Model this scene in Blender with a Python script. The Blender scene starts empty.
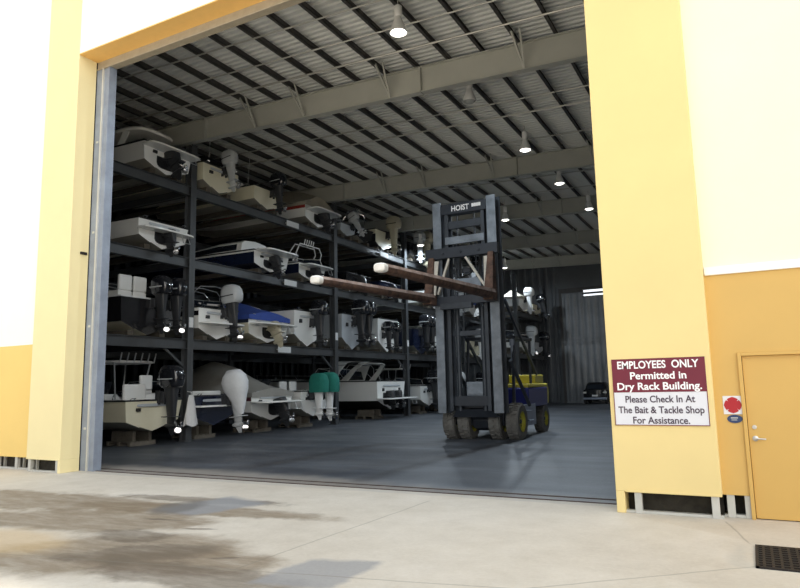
import bpy, bmesh, math, random
from mathutils import Vector, Matrix
PI = math.pi
rnd = random.Random(11)
SC = bpy.context.scene
COL = SC.collection

# ------------------------------------------------------------------ materials
def mat(name, c, rough=.6, metal=0., var=.12, scale=6., bump=0., c2=None, emit=None, estr=0., trans=0., coat=0.):
    m = bpy.data.materials.new(name); m.use_nodes = True
    nt = m.node_tree; b = nt.nodes['Principled BSDF']
    b.inputs['Roughness'].default_value = rough
    b.inputs['Metallic'].default_value = metal
    if coat: b.inputs['Coat Weight'].default_value = coat
    if trans: b.inputs['Transmission Weight'].default_value = trans
    if emit:
        b.inputs['Emission Color'].default_value = (*emit, 1); b.inputs['Emission Strength'].default_value = estr
    if var or c2:
        tc = nt.nodes.new('ShaderNodeTexCoord')
        n = nt.nodes.new('ShaderNodeTexNoise'); n.inputs['Scale'].default_value = scale
        n.inputs['Detail'].default_value = 5; n.inputs['Roughness'].default_value = .62
        nt.links.new(tc.outputs['Object'], n.inputs['Vector'])
        r = nt.nodes.new('ShaderNodeValToRGB')
        r.color_ramp.elements[0].position = .3; r.color_ramp.elements[1].position = .7
        a = c2 if c2 else tuple(x * (1 - var) for x in c)
        r.color_ramp.elements[0].color = (*a, 1); r.color_ramp.elements[1].color = (*c, 1)
        nt.links.new(n.outputs['Fac'], r.inputs['Fac'])
        nt.links.new(r.outputs['Color'], b.inputs['Base Color'])
        if bump:
            bp = nt.nodes.new('ShaderNodeBump'); bp.inputs['Strength'].default_value = bump; bp.inputs['Distance'].default_value = .02
            nt.links.new(n.outputs['Fac'], bp.inputs['Height']); nt.links.new(bp.outputs['Normal'], b.inputs['Normal'])
    else:
        b.inputs['Base Color'].default_value = (*c, 1)
    return m

M = dict(
    white_wall=mat('white stucco', (.88, .87, .82), .8, var=.03, scale=1.2, bump=.1),
    cream_wall=mat('cream stucco', (.86, .80, .66), .8, var=.05, scale=.8, bump=.15),
    yellow_wall=mat('ochre yellow stucco', (.65, .42, .13), .75, var=.06, scale=1.1, bump=.1),
    yellow_wall_flare=mat('flare bright yellow stucco', (.84, .60, .20), .75, var=.05, scale=1.1, bump=.1),  # brighter copy of yellow_wall; the left side's flare is in its colour
    pillar=mat('light yellow stucco', (.82, .655, .30), .75, var=.05, scale=.9, bump=.1),
    pillar_flare=mat('flare pale yellow stucco', (.84, .73, .41), .75, var=.05, scale=.9, bump=.1),  # same paint as the right pillar, paler: lens flare put into the colour
    soffit=mat('orange painted soffit', (.86, .52, .16), .7, var=.06),
    trim=mat('white trim', (.9, .9, .88), .6, var=.02),
    galv=mat('galvanised steel', (.30, .345, .43), .45, .2, var=.25, scale=3),
    galv_pale=mat('pale galvanised steel', (.62, .62, .58), .45, .3, var=.15, scale=3),
    header=mat('tan grey steel', (.42, .37, .28), .55, .2, var=.15),
    deck=mat('roof deck sheet', (.74, .75, .73), .5, .0, var=.12, scale=.7),
    purlin=mat('dark primed purlin steel', (.085, .08, .075), .6, .1, var=.2),
    girder=mat('grey primed girder steel', (.47, .47, .42), .6, 0., var=.12, scale=.8),
    pipe=mat('grey conduit', (.55, .54, .5), .4, .4, var=.1),
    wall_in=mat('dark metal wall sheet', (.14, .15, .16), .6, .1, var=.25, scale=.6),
    fork_pale=mat('pale brown fork strip', (.52, .41, .36), .75, c2=(.22, .13, .10), scale=3),  # mottled pale brown for the strips on the fork sides
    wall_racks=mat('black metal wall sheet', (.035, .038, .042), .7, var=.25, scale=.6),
    door_in=mat('dark grey sliding door sheet', (.26, .27, .28), .5, .1, var=.3, scale=.7),
    rack=mat('blue grey rack steel', (.085, .09, .095), .45, .2, var=.25, scale=2),
    placard=mat('white placard', (.75, .76, .76), .5, var=.08),
    wood=mat('weathered pallet wood', (.17, .15, .12), .85, var=.4, scale=5),
    bunk=mat('carpeted bunk', (.10, .085, .065), .95, var=.3, scale=8),
    gel=mat('white gelcoat', (.87, .87, .84), .25, var=.04, scale=1.5, coat=.3),
    cream=mat('cream gelcoat', (.78, .73, .55), .3, var=.05, scale=1.5, coat=.3),
    greyhull=mat('pale grey gelcoat', (.48, .51, .54), .3, var=.06, coat=.3),
    navy=mat('navy gelcoat', (.012, .018, .045), .2, var=.1, coat=.4),
    blackhull=mat('black gelcoat', (.012, .012, .014), .2, var=.1, coat=.4),
    redhull=mat('red gelcoat', (.30, .025, .02), .3, var=.1, coat=.3),
    bottom=mat('dull hull bottom paint', (.36, .345, .30), .6, var=.2, scale=2),
    maroon=mat('maroon stripe', (.10, .015, .03), .4),
    dark=mat('black vinyl', (.015, .015, .017), .5, var=.2),
    rubber=mat('black rubber', (.02, .02, .02), .7, var=.2),
    floorb=mat('grey boat floor', (.35, .35, .34), .7),
    vinyl=mat('white seat vinyl', (.74, .74, .72), .5, var=.05),
    beige=mat('beige canvas', (.38, .35, .28), .9, var=.15, scale=4),
    tarp=mat('grey tarpaulin', (.30, .29, .265), .85, var=.15, scale=2, bump=.3),
    bluecover=mat('blue canvas cover', (.04, .085, .36), .85, var=.2, scale=3, bump=.3),
    glass=mat('smoked windscreen glass', (.015, .02, .03), .06, var=0, coat=.5),
    chrome=mat('polished stainless', (.75, .75, .76), .15, 1., var=0),
    alu=mat('aluminium tube', (.68, .69, .70), .3, .8, var=.05),
    motor_black=mat('gloss black cowling', (.015, .016, .02), .18, var=.1, coat=.6),
    motor_grey=mat('silver grey cowling', (.52, .54, .55), .35, var=.06),
    motor_white=mat('white cowling', (.85, .86, .86), .35, var=.05, coat=.3),
    motor_beige=mat('champagne cowling', (.50, .46, .34), .35, var=.06),
    motor_wrap=mat('white cloth wrap', (.72, .74, .76), .8, var=.12, scale=4, bump=.4),
    green=mat('teal green canvas cap', (.015, .20, .155), .85, var=.2, scale=5),
    leg_dark=mat('dark motor casting', (.03, .032, .036), .4, var=.15),
    lift=mat('blue black forklift paint', (.035, .042, .055), .4, .2, var=.3, scale=3),
    mast=mat('worn blue grey mast steel', (.27, .31, .36), .42, .3, var=.5, scale=2.5),
    mast_dark=mat('shaded dark mast steel', (.055, .065, .08), .45, .3, var=.35, scale=3),  # darker copy of mast; shade inside the mast is in the colour
    rust=mat('rusty fork sleeve', (.17, .095, .065), .8, c2=(.04, .024, .02), scale=5, bump=.4),
    forktip=mat('plain white fork end', (.85, .84, .80), .6, var=.1),  # white all over the fork end
    strap=mat('pale worn lining', (.66, .62, .54), .7, var=.25, scale=6),
    tyre=mat('dusty tyre rubber', (.19, .185, .17), .9, var=.35, scale=5, bump=.3),
    rim=mat('yellow wheel rim', (.52, .49, .06), .5, var=.2),
    liftblue=mat('royal blue forklift paint', (.02, .03, .22), .35, var=.15),
    liftyellow=mat('yellow forklift paint', (.70, .60, .06), .5, var=.15),
    lamp_metal=mat('spun aluminium reflector', (.80, .80, .78), .4, .1, var=.05),
    bulb=mat('lit lamp lens', (1, 1, .95), .4, var=0, emit=(1, .97, .88), estr=5.),
    bulb_off=mat('unlit lamp lens', (.35, .36, .34), .3, var=0),
    maroon_sign=mat('maroon sign face', (.155, .008, .028), .45, var=.04),
    sign_white=mat('white sign face', (.74, .75, .80), .45, var=.02),
    ink=mat('dark violet lettering', (.055, .035, .06), .5, var=0),
    letter=mat('white lettering', (.92, .92, .92), .5, var=0),
    red=mat('red emblem', (.42, .008, .018), .45, var=.05),
    bluep=mat('blue oval plate', (.02, .045, .13), .4, var=.05),
    doorp=mat('ochre door paint', (.64, .40, .11), .5, var=.05, scale=1.5),
    brass=mat('brushed nickel', (.6, .58, .54), .3, .9, var=.05),
    iron=mat('cast iron', (.025, .02, .018), .7, .2, var=.3),
    rail=mat('rusty floor rail', (.10, .07, .06), .7, .3, var=.4),
    recess=mat('dark vent cavity', (.05, .045, .035), .9, var=.6, scale=9),
    rag=mat('white cotton cloth', (.72, .71, .70), .95, var=.08, scale=9),
    car=mat('black car paint', (.012, .013, .015), .2, var=0, coat=.6),
    slit=mat('daylit louvre glass', (.9, .95, 1), .4, var=0, emit=(.9, .96, 1), estr=1.2),
)

# ------------------------------------------------------------------ mesh builder
class MB:
    def __init__(s): s.v = []; s.f = []; s.m = []
    def add(s, vs, fs, m=0):
        b = len(s.v); s.v += [Vector(v) for v in vs]
        for f in fs: s.f.append([b + i for i in f]); s.m.append(m)
        return s
    def box(s, a, b, m=0):
        x0, y0, z0 = a; x1, y1, z1 = b
        return s.add([(x0,y0,z0),(x1,y0,z0),(x1,y1,z0),(x0,y1,z0),(x0,y0,z1),(x1,y0,z1),(x1,y1,z1),(x0,y1,z1)],
              [(0,3,2,1),(4,5,6,7),(0,1,5,4),(1,2,6,5),(2,3,7,6),(3,0,4,7)], m)
    def bar(s, p, q, w, h, m=0, up=(0, 0, 1)):
        p = Vector(p); q = Vector(q); d = (q - p).normalized(); u = Vector(up)
        if abs(d.dot(u)) > .98: u = Vector((0, 1, 0))
        r = d.cross(u).normalized() * w / 2; u = r.cross(d).normalized() * h / 2
        vs = [c + a * r + b * u for c in (p, q) for a, b in ((-1,-1),(1,-1),(1,1),(-1,1))]
        return s.add(vs, [(0,1,2,3),(7,6,5,4),(0,4,5,1),(1,5,6,2),(2,6,7,3),(3,7,4,0)], m)
    def loft(s, rings, m=0, caps=True, closed=True, mats=None):
        n = len(rings[0]); vs = [p for r in rings for p in r]; fs = []; ms = []
        for i in range(len(rings) - 1):
            for j in range(n if closed else n - 1):
                k = (j + 1) % n
                fs.append((i*n+j, i*n+k, (i+1)*n+k, (i+1)*n+j)); ms.append(mats[j] if mats else m)
        b = len(s.v); s.v += [Vector(v) for v in vs]
        for f, mm in zip(fs, ms): s.f.append([b + i for i in f]); s.m.append(mm)
        if caps:
            s.f.append([b + i for i in range(n)][::-1]); s.m.append(m)
            s.f.append([b + (len(rings)-1)*n + i for i in range(n)]); s.m.append(m)
        return s
    def tube(s, pts, r, m=0, n=8):
        pts = [Vector(p) for p in pts]; rings = []
        ref = Vector((0, 0, 1))
        for i, p in enumerate(pts):
            d = (pts[min(i+1, len(pts)-1)] - pts[max(i-1, 0)]).normalized()
            u = ref if abs(d.dot(ref)) < .95 else Vector((0, 1, 0))
            a = d.cross(u).normalized(); b = a.cross(d).normalized()
            rr = r[i] if isinstance(r, (list, tuple)) else r
            rings.append([p + rr*(math.cos(t)*a + math.sin(t)*b) for t in [2*PI*k/n for k in range(n)]])
        return s.loft(rings, m)
    def lathe(s, prof, o=(0,0,0), axis='z', m=0, n=20, caps=True):
        o = Vector(o); rings = []
        for r, h in prof:
            ring = []
            for k in range(n):
                t = 2*PI*k/n; a, b = r*math.cos(t), r*math.sin(t)
                ring.append(o + Vector({'z': (a, b, h), 'x': (h, a, b), 'y': (a, h, b)}[axis]))
            rings.append(ring)
        return s.loft(rings, m, caps)
    def xf(s, mtx):
        s.v = [mtx @ v for v in s.v]; return s
    def build(s, name, mats, parent=None, bevel=0., ang=38, loc=None):
        me = bpy.data.meshes.new(name)
        me.from_pydata([tuple(v) for v in s.v], [], s.f)
        for x in (mats if isinstance(mats, (list, tuple)) else [mats]): me.materials.append(M[x])
        for p, mm in zip(me.polygons, s.m): p.material_index = mm; p.use_smooth = True
        bm = bmesh.new(); bm.from_mesh(me); bmesh.ops.recalc_face_normals(bm, faces=bm.faces); bm.to_mesh(me); bm.free()
        me.set_sharp_from_angle(angle=math.radians(ang))
        o = bpy.data.objects.new(name, me); COL.objects.link(o)
        if loc: o.location = loc
        if parent: o.parent = parent
        if bevel:
            b = o.modifiers.new('Bevel', 'BEVEL'); b.width = bevel; b.segments = 2; b.limit_method = 'ANGLE'; b.angle_limit = math.radians(40)
        return o

def sup(cx, cy, a, b, z, n=16, e=3.0):
    out = []
    for k in range(n):
        t = 2*PI*k/n; c, q = math.cos(t), math.sin(t)
        out.append(Vector((cx + a*math.copysign(abs(c)**(2/e), c), cy + b*math.copysign(abs(q)**(2/e), q), z)))
    return out

def tag(o, label, cat, group=None, kind=None):
    o['label'] = label; o['category'] = cat
    if group: o['group'] = group
    if kind: o['kind'] = kind
    return o
def thing(name, loc, label, cat, group=None, rz=0):
    o = bpy.data.objects.new(name, None); COL.objects.link(o); o.location = loc; o.rotation_euler.z = rz
    o.empty_display_size = .2
    return tag(o, label, cat, group)
def struct(o):
    o['kind'] = 'structure'; return o

# ------------------------------------------------------------------ camera (calibrated from the vanishing points of the photograph)
R = Matrix(((.8842, -.0846, -.4594), (0, 0, 0), (0, 0, 0)))
def cam():
    f = 650.; c = (400., 294.)
    def d(v): return Vector((v[0]-c[0], v[1]-c[1], f)).normalized()
    Y = d((751, 376.5)); X = -d((-834, 412)); X = (X - Y*X.dot(Y)).normalized(); Z = X.cross(Y)
    col = lambda v: Vector((X.dot(v), Y.dot(v), Z.dot(v)))
    r, u, b = col(Vector((1,0,0))), col(Vector((0,-1,0))), col(Vector((0,0,-1)))
    mtx = Matrix(((r.x,u.x,b.x,0),(r.y,u.y,b.y,0),(r.z,u.z,b.z,1.75),(0,0,0,1)))
    cd = bpy.data.cameras.new('camera'); cd.sensor_width = 36; cd.lens = 650/800*36; cd.clip_end = 400
    o = bpy.data.objects.new('camera', cd); COL.objects.link(o); o.matrix_world = mtx; SC.camera = o
cam()

# ------------------------------------------------------------------ light
def world():
    w = bpy.data.worlds.new('hazy sky'); SC.world = w; w.use_nodes = True
    nt = w.node_tree; bg = nt.nodes['Background']
    tc = nt.nodes.new('ShaderNodeTexCoord')
    sep = nt.nodes.new('ShaderNodeSeparateXYZ'); nt.links.new(tc.outputs['Generated'], sep.inputs[0])
    r = nt.nodes.new('ShaderNodeValToRGB'); nt.links.new(sep.outputs['Z'], r.inputs['Fac'])
    e = r.color_ramp.elements
    e[0].position = 0.; e[0].color = (.50, .54, .58, 1); e[1].position = 1.; e[1].color = (.70, .82, 1.0, 1)
    x = e.new(.35); x.color = (.74, .78, .83, 1)
    dot = nt.nodes.new('ShaderNodeVectorMath'); dot.operation = 'DOT_PRODUCT'
    nt.links.new(tc.outputs['Generated'], dot.inputs[0]); v = Vector(GLOW).normalized(); dot.inputs[1].default_value = v
    mr = nt.nodes.new('ShaderNodeMapRange'); mr.inputs['From Min'].default_value = .25; mr.inputs['From Max'].default_value = 1.
    mr.inputs['To Min'].default_value = 0.; mr.inputs['To Max'].default_value = 1.
    nt.links.new(dot.outputs['Value'], mr.inputs['Value'])
    pw = nt.nodes.new('ShaderNodeMath'); pw.operation = 'POWER'; pw.inputs[1].default_value = 3.0; nt.links.new(mr.outputs[0], pw.inputs[0])
    ml = nt.nodes.new('ShaderNodeVectorMath'); ml.operation = 'SCALE'; ml.inputs[0].default_value = (GLOWS, GLOWS*.95, GLOWS*.86)
    nt.links.new(pw.outputs[0], ml.inputs['Scale'])
    ad = nt.nodes.new('ShaderNodeVectorMath'); ad.operation = 'ADD'
    nt.links.new(r.outputs['Color'], ad.inputs[0]); nt.links.new(ml.outputs[0], ad.inputs[1])
    nt.links.new(ad.outputs[0], bg.inputs['Color']); bg.inputs['Strength'].default_value = 1.0
GLOW = (.66, -.66, .36); GLOWS = 2.5
world()
def sun():
    # the sun stands behind the building; its shade covers the concrete near the doorway
    l = bpy.data.lights.new('sun', 'SUN'); l.energy = SUNE; l.angle = math.radians(3); l.color = (1, .95, .86)
    o = bpy.data.objects.new('sun', l); COL.objects.link(o); o.location = (-10, 60, 60)
    o.rotation_euler = Vector((-.45, -.41, -1)).to_track_quat('-Z', 'Y').to_euler()
SUNE = 6.5
sun()
SC.view_settings.view_transform = 'Standard'; SC.view_settings.look = 'None'; SC.view_settings.gamma = 1
SC.view_settings.exposure = .04
SC.cycles.use_denoising = True
SC.cycles.max_bounces = 8; SC.cycles.diffuse_bounces = 5; SC.cycles.sample_clamp_indirect = 4
# ------------------------------------------------------------------ ground and floor
def ground_mat(name, inside):
    m = bpy.data.materials.new(name); m.use_nodes = True; nt = m.node_tree; b = nt.nodes['Principled BSDF']
    N = nt.nodes.new; L = nt.links.new
    tc = N('ShaderNodeTexCoord')
    def noise(scale, det=6, rough=.6, vec=None):
        n = N('ShaderNodeTexNoise'); n.inputs['Scale'].default_value = scale; n.inputs['Detail'].default_value = det; n.inputs['Roughness'].default_value = rough
        L(vec or tc.outputs['Object'], n.inputs['Vector']); return n.outputs['Fac']
    def ramp(f, stops):
        r = N('ShaderNodeValToRGB'); L(f, r.inputs['Fac']); e = r.color_ramp.elements
        e[0].position, e[0].color = stops[0][0], (*stops[0][1], 1); e[1].position, e[1].color = stops[-1][0], (*stops[-1][1], 1)
        for p, c in stops[1:-1]: x = e.new(p); x.color = (*c, 1)
        return r.outputs['Color']
    def math_(op, a, c, clamp=False):
        n = N('ShaderNodeMath'); n.operation = op; n.use_clamp = clamp
        for i, x in enumerate((a, c)):
            if x is None: continue
            if isinstance(x, (int, float)): n.inputs[i].default_value = x
            else: L(x, n.inputs[i])
        return n.outputs[0]
    def mix(f, a, c, mode='MIX'):
        n = N('ShaderNodeMix'); n.data_type = 'RGBA'; n.blend_type = mode
        if isinstance(f, (int, float)): n.inputs[0].default_value = f
        else: L(f, n.inputs[0])
        for i, x in ((6, a), (7, c)):
            if isinstance(x, tuple): n.inputs[i].default_value = (*x, 1)
            else: L(x, n.inputs[i])
        return n.outputs[2]
    def blot(x, y, rx, ry, rot, wob=.35, soft=.12, ns=1.2):
        # a stain with an irregular outline of its own, centred at x, y
        mp = N('ShaderNodeMapping'); mp.vector_type = 'TEXTURE'; mp.inputs['Location'].default_value = (x, y, 0); mp.inputs['Rotation'].default_value = (0, 0, rot); mp.inputs['Scale'].default_value = (rx, ry, 1)
        L(tc.outputs['Object'], mp.inputs['Vector'])
        ln = N('ShaderNodeVectorMath'); ln.operation = 'LENGTH'; L(mp.outputs[0], ln.inputs[0])
        n = noise(ns, 5, .6)
        d = math_('ADD', ln.outputs['Value'], math_('MULTIPLY', math_('SUBTRACT', n, .5), wob * 3))
        mr = N('ShaderNodeMapRange'); mr.interpolation_type = 'SMOOTHSTEP'
        mr.inputs['From Min'].default_value = 1 - soft; mr.inputs['From Max'].default_value = 1 + soft
        mr.inputs['To Min'].default_value = 1; mr.inputs['To Max'].default_value = 0
        L(d, mr.inputs['Value']); return mr.outputs[0]
    def quad(pts, soft=.03):
        # a cast patch bounded by straight edges
        sep = N('ShaderNodeSeparateXYZ'); L(tc.outputs['Object'], sep.inputs[0]); out = None
        wn = math_('MULTIPLY', math_('SUBTRACT', noise(2.2), .5), .35)
        for i in range(len(pts)):
            (x0, y0), (x1, y1) = pts[i], pts[(i + 1) % len(pts)]
            dx, dy = x1-x0, y1-y0; l = math.hypot(dx, dy); nx, ny = -dy/l, dx/l
            v = math_('ADD', math_('MULTIPLY', sep.outputs[0], nx), math_('MULTIPLY', sep.outputs[1], ny))
            v = math_('ADD', math_('SUBTRACT', v, nx*x0 + ny*y0), wn)
            v = math_('MULTIPLY', v, 1/soft/2, True)
            out = v if out is None else math_('MULTIPLY', out, v)
        return out
    def line(x0, y0, x1, y1, w, wob=.06):
        sep = N('ShaderNodeSeparateXYZ'); L(tc.outputs['Object'], sep.inputs[0])
        dx, dy = x1-x0, y1-y0; l = math.hypot(dx, dy); nx, ny = -dy/l, dx/l
        v = math_('ADD', math_('MULTIPLY', sep.outputs[0], nx), math_('MULTIPLY', sep.outputs[1], ny))
        v = math_('ABSOLUTE', math_('ADD', math_('SUBTRACT', v, nx*x0 + ny*y0), math_('MULTIPLY', math_('SUBTRACT', noise(1.5), .5), wob)), None)
        v = math_('SUBTRACT', 1, math_('DIVIDE', v, w), True)
        t = math_('ADD', math_('MULTIPLY', sep.outputs[0], dx/l), math_('MULTIPLY', sep.outputs[1], dy/l))
        t0 = (x0*dx + y0*dy)/l
        a = math_('MULTIPLY', math_('SUBTRACT', t, t0), 8, True); c = math_('MULTIPLY', math_('SUBTRACT', t0 + l, t), 8, True)
        return math_('MULTIPLY', math_('MULTIPLY', a, c), v)
    fine = noise(22, 8, .7)
    if inside:
        mp = N('ShaderNodeMapping'); mp.inputs['Scale'].default_value = (.22, 1.0, 1); mp.inputs['Rotation'].default_value = (0, 0, .12); L(tc.outputs['Object'], mp.inputs['Vector'])
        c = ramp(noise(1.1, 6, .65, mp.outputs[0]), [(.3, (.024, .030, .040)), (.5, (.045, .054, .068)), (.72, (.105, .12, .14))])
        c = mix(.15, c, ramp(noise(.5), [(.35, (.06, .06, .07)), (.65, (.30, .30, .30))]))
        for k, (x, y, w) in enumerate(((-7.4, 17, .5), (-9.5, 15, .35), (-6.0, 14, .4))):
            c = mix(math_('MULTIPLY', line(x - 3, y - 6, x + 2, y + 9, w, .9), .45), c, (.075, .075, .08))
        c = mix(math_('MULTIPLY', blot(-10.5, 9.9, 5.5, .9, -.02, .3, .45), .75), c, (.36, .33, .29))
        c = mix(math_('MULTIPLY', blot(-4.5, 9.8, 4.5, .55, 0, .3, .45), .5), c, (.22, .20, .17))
        rg = math_('ADD', .34, math_('MULTIPLY', fine, .3))
    else:
        c = ramp(noise(.45, 7, .6), [(.28, (.49, .43, .345)), (.5, (.60, .545, .455)), (.75, (.68, .63, .55))])
        c = mix(.35, c, ramp(noise(2.2, 7, .7), [(.3, (.47, .42, .345)), (.7, (.72, .67, .59))]))
        streak_map = N('ShaderNodeMapping'); streak_map.inputs['Scale'].default_value = (.7, 2.6, 1); streak_map.inputs['Rotation'].default_value = (0, 0, -.35); L(tc.outputs['Object'], streak_map.inputs['Vector'])
        st_ = N('ShaderNodeMapRange'); st_.inputs['From Min'].default_value = .32; st_.inputs['From Max'].default_value = .58; L(noise(2.4, 8, .72, streak_map.outputs[0]), st_.inputs['Value'])
        streak = math_('ADD', .62, math_('MULTIPLY', st_.outputs[0], .38))
        brown = (.215, .16, .10); dk = (.13, .10, .07)
        for s in ((-6.4, 5.0, 1.5, .8, .5, .3), (-8.2, 6.2, 1.9, .7, .25, .35), (-5.3, 5.05, 1.0, .45, .3, .35), (-7.6, 7.2, 2.3, .35, .12, .45), (-10.5, 6.9, 2.6, .7, .1, .4)):
            c = mix(math_('MULTIPLY', math_('MULTIPLY', blot(*s[:5], wob=s[5], soft=.22, ns=1.7), streak), .85), c, brown)
        for s in ((-6.0, 5.1, .8, .4, .6, .4), (-4.9, 4.75, 1.3, .35, .1, .5), (-7.9, 7.9, 1.6, .22, .1, .6), (-6.8, 5.7, .55, .3, 0, .5), (-5.0, 5.35, .16, .04, .5, .3), (-6.3, 6.3, .22, .05, .3, .4), (-7.2, 6.55, .3, .05, .2, .5)):
            c = mix(math_('MULTIPLY', math_('MULTIPLY', blot(*s[:5], wob=s[5], soft=.25, ns=2.3), streak), .75), c, dk)
        c = mix(math_('MULTIPLY', blot(-8.0, 4.9, 1.0, .5, 0, .3, .4), .55), c, (.60, .43, .22))
        grey = (.27, .275, .285)
        c = mix(math_('MULTIPLY', quad([(-8.05, 6.95), (-6.95, 6.75), (-6.5, 8.15), (-7.75, 8.45)], .10), .85), c, grey)
        c = mix(math_('MULTIPLY', quad([(-4.2, 4.75), (-3.3, 4.9), (-3.35, 5.95), (-4.2, 5.75)], .05), .8), c, (.30, .30, .305))
        c = mix(math_('MULTIPLY', blot(-7.75, 7.3, .35, .5, .3, .4, .3), .7), c, (.13, .12, .11))
        for l in ((-4.6, 5.0, -4.43, 9.2), (-1.9, 5.6, .8, 7.9), (-.43, 9.2, -.15, 8.0), (-14, 3.2, -1.9, 5.6)):
            c = mix(math_('MULTIPLY', line(*l, .018), .55), c, (.20, .18, .14))
        c = mix(math_('MULTIPLY', quad([(-.36, 7.0), (-.14, 7.0), (-.14, 8.1), (-.36, 8.1)], .05), .3), c, (.36, .36, .33))
        c = mix(math_('MULTIPLY', quad([(-13.3, 9.45), (-1.7, 9.55), (-1.7, 9.9), (-13.3, 9.9)], .05), .5), c, (.40, .38, .35))
        rg = math_('ADD', .62, math_('MULTIPLY', fine, .3))
    c = mix(.3, c, ramp(fine, [(.3, (.35, .35, .35)), (.7, (.62, .62, .62))]), 'OVERLAY')
    L(c, b.inputs['Base Color']); L(rg, b.inputs['Roughness'])
    bp = N('ShaderNodeBump'); bp.inputs['Strength'].default_value = .12; bp.inputs['Distance'].default_value = .01
    L(fine, bp.inputs['Height']); L(bp.outputs[0], b.inputs['Normal'])
    return m
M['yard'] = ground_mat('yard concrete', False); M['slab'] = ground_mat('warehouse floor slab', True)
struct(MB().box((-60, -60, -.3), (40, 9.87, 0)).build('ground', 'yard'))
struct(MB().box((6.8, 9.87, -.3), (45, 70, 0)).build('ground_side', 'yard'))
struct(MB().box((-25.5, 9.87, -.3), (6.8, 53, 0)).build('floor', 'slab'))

# ------------------------------------------------------------------ front wall
PY = 9.25; WY = 9.40
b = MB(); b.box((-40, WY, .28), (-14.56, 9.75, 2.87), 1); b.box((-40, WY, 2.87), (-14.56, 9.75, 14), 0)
struct(b.build('wall_front_left', ['white_wall', 'yellow_wall_flare']))
b = MB(); b.box((-.44, WY, .28), (-.135, 9.75, 3.10), 1); b.box((-.135, WY, 2.055), (.84, 9.75, 3.10), 1); b.box((.84, WY, .28), (14, 9.75, 3.10), 1)
b.box((-.44, WY, 3.10), (14, 9.75, 14), 0)
struct(b.build('wall_front_right', ['cream_wall', 'yellow_wall']))
struct(MB().box((-.43, WY - .035, 3.08), (14, WY, 3.19)).build('trim_1', 'trim', bevel=.006))
struct(MB().box((-14.56, PY, .28), (-13.37, 9.72, 14)).box((-13.45, PY, 0), (-13.37, 9.72, .28)).box((-14.56, PY - .012, .27), (-13.37, PY, .30)).build('wall_pillar_left', 'pillar_flare', bevel=.01))
struct(MB().box((-1.72, PY, .28), (-.44, 9.74, 14)).box((-1.72, PY, 0), (-1.61, 9.74, .28)).box((-1.60, PY - .012, .27), (-.44, PY, .30)).build('wall_pillar_right', 'pillar', bevel=.01))
b = MB(); b.box((-13.37, PY + .01, 9.68), (-1.72, 9.74, 14), 0); b.box((-13.37, PY + .0, 9.655), (-1.72, 9.74, 9.68), 1)
struct(b.build('wall_front_header', ['white_wall', 'soffit']))
# steel track box under the soffit and the door guides at the left jamb
struct(MB().box((-13.37, 9.74, 9.47), (-1.72, 9.95, 9.75)).box((-13.37, 9.72, 9.45), (-1.72, 9.78, 9.49)).build('trim_2', 'header', bevel=.01))
b = MB(); b.box((-13.37, 9.74, 0), (-13.16, 9.86, 9.47), 0); b.box((-13.16, 9.72, 0), (-13.12, 9.92, 9.47), 1); b.box((-13.12, 9.76, 0), (-12.94, 9.92, 9.47), 0); b.box((-12.97, 9.74, 0), (-12.93, 9.95, 9.47), 0)
for z in (.9, 3.2, 5.4, 7.6): b.box((-13.3, 9.735, z), (-13.22, 9.742, z + .05), 1)
struct(b.build('trim_3', ['galv', 'galv_pale'], bevel=.006))
struct(MB().box((-1.74, 9.74, 0), (-1.55, 9.95, 9.47)).build('trim_4', 'galv'))
# flood gaps under the cladding: steel base frame, dark cavity behind
def gap(name, x0, x1, posts, y, sill=True):
    b = MB(); b.box((x0, y + .28, 0), (x1, y + .31, .29), 1)
    b.box((x0, y + .04, 0), (x1, y + .13, .035), 0)
    for p in posts: b.box((p, y + .02, 0), (p + .09, y + .10, .29), 0)
    for p in posts: b.box((p + .01, y + .20, 0), (p + .05, y + .26, .29), 0)
    struct(b.build(name, ['galv_pale', 'recess'], bevel=.004))
gap('wall_base_right', -1.61, -.44, (-1.49, -.57), PY)
gap('wall_base_doorside', -.44, -.135, (-.40, -.20), WY)
gap('wall_base_left', -14.56, -13.45, (-14.52, -13.55), PY)
gap('wall_base_far_left', -18, -14.56, (-14.67, -15.25, -16.0, -16.8, -17.6), WY)
# personnel door
d = struct(MB().box((-.085, WY + .02, .01), (.83, WY + .07, 2.01)).build('door_1', 'doorp', bevel=.004))
struct(MB().box((-.135, WY - .03, 0), (-.09, WY + .10, 2.055)).box((-.0895, WY - .03, 2.012), (.8345, WY + .10, 2.055)).box((.835, WY - .03, 0), (.88, WY + .1, 2.055)).build('door_frame', 'doorp', d, bevel=.004))
h = MB(); h.lathe([(.0, 0), (.034, 0), (.034, -.012), (.022, -.016), (.014, -.018), (.012, -.055), (0, -.056)], (-.015, WY + .02, .98), 'y')
h.tube([(-.015, WY - .03, .98), (.02, WY - .033, .98), (.10, WY - .028, .975)], .011); h.lathe([(0, 0), (.026, 0), (.026, -.012), (0, -.014)], (-.015, WY + .02, 1.12), 'y')
struct(h.build('door_handle', 'brass', d))
b = MB()
for z in (.25, 1.0, 1.75): b.tube([(.832, WY + .015, z), (.832, WY + .015, z + .1)], .009)
struct(b.build('door_hinge', 'brass', d))
# latch on the pillar return
tag(MB().box((-13.369, 9.50, 4.88), (-13.33, 9.66, 4.94)).box((-13.335, 9.53, 4.90), (-13.28, 9.56, 4.92)).build('wall_mounted_latch', 'iron', bevel=.004), 'small black latch bracket on the side of the left yellow pillar', 'bracket')
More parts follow.
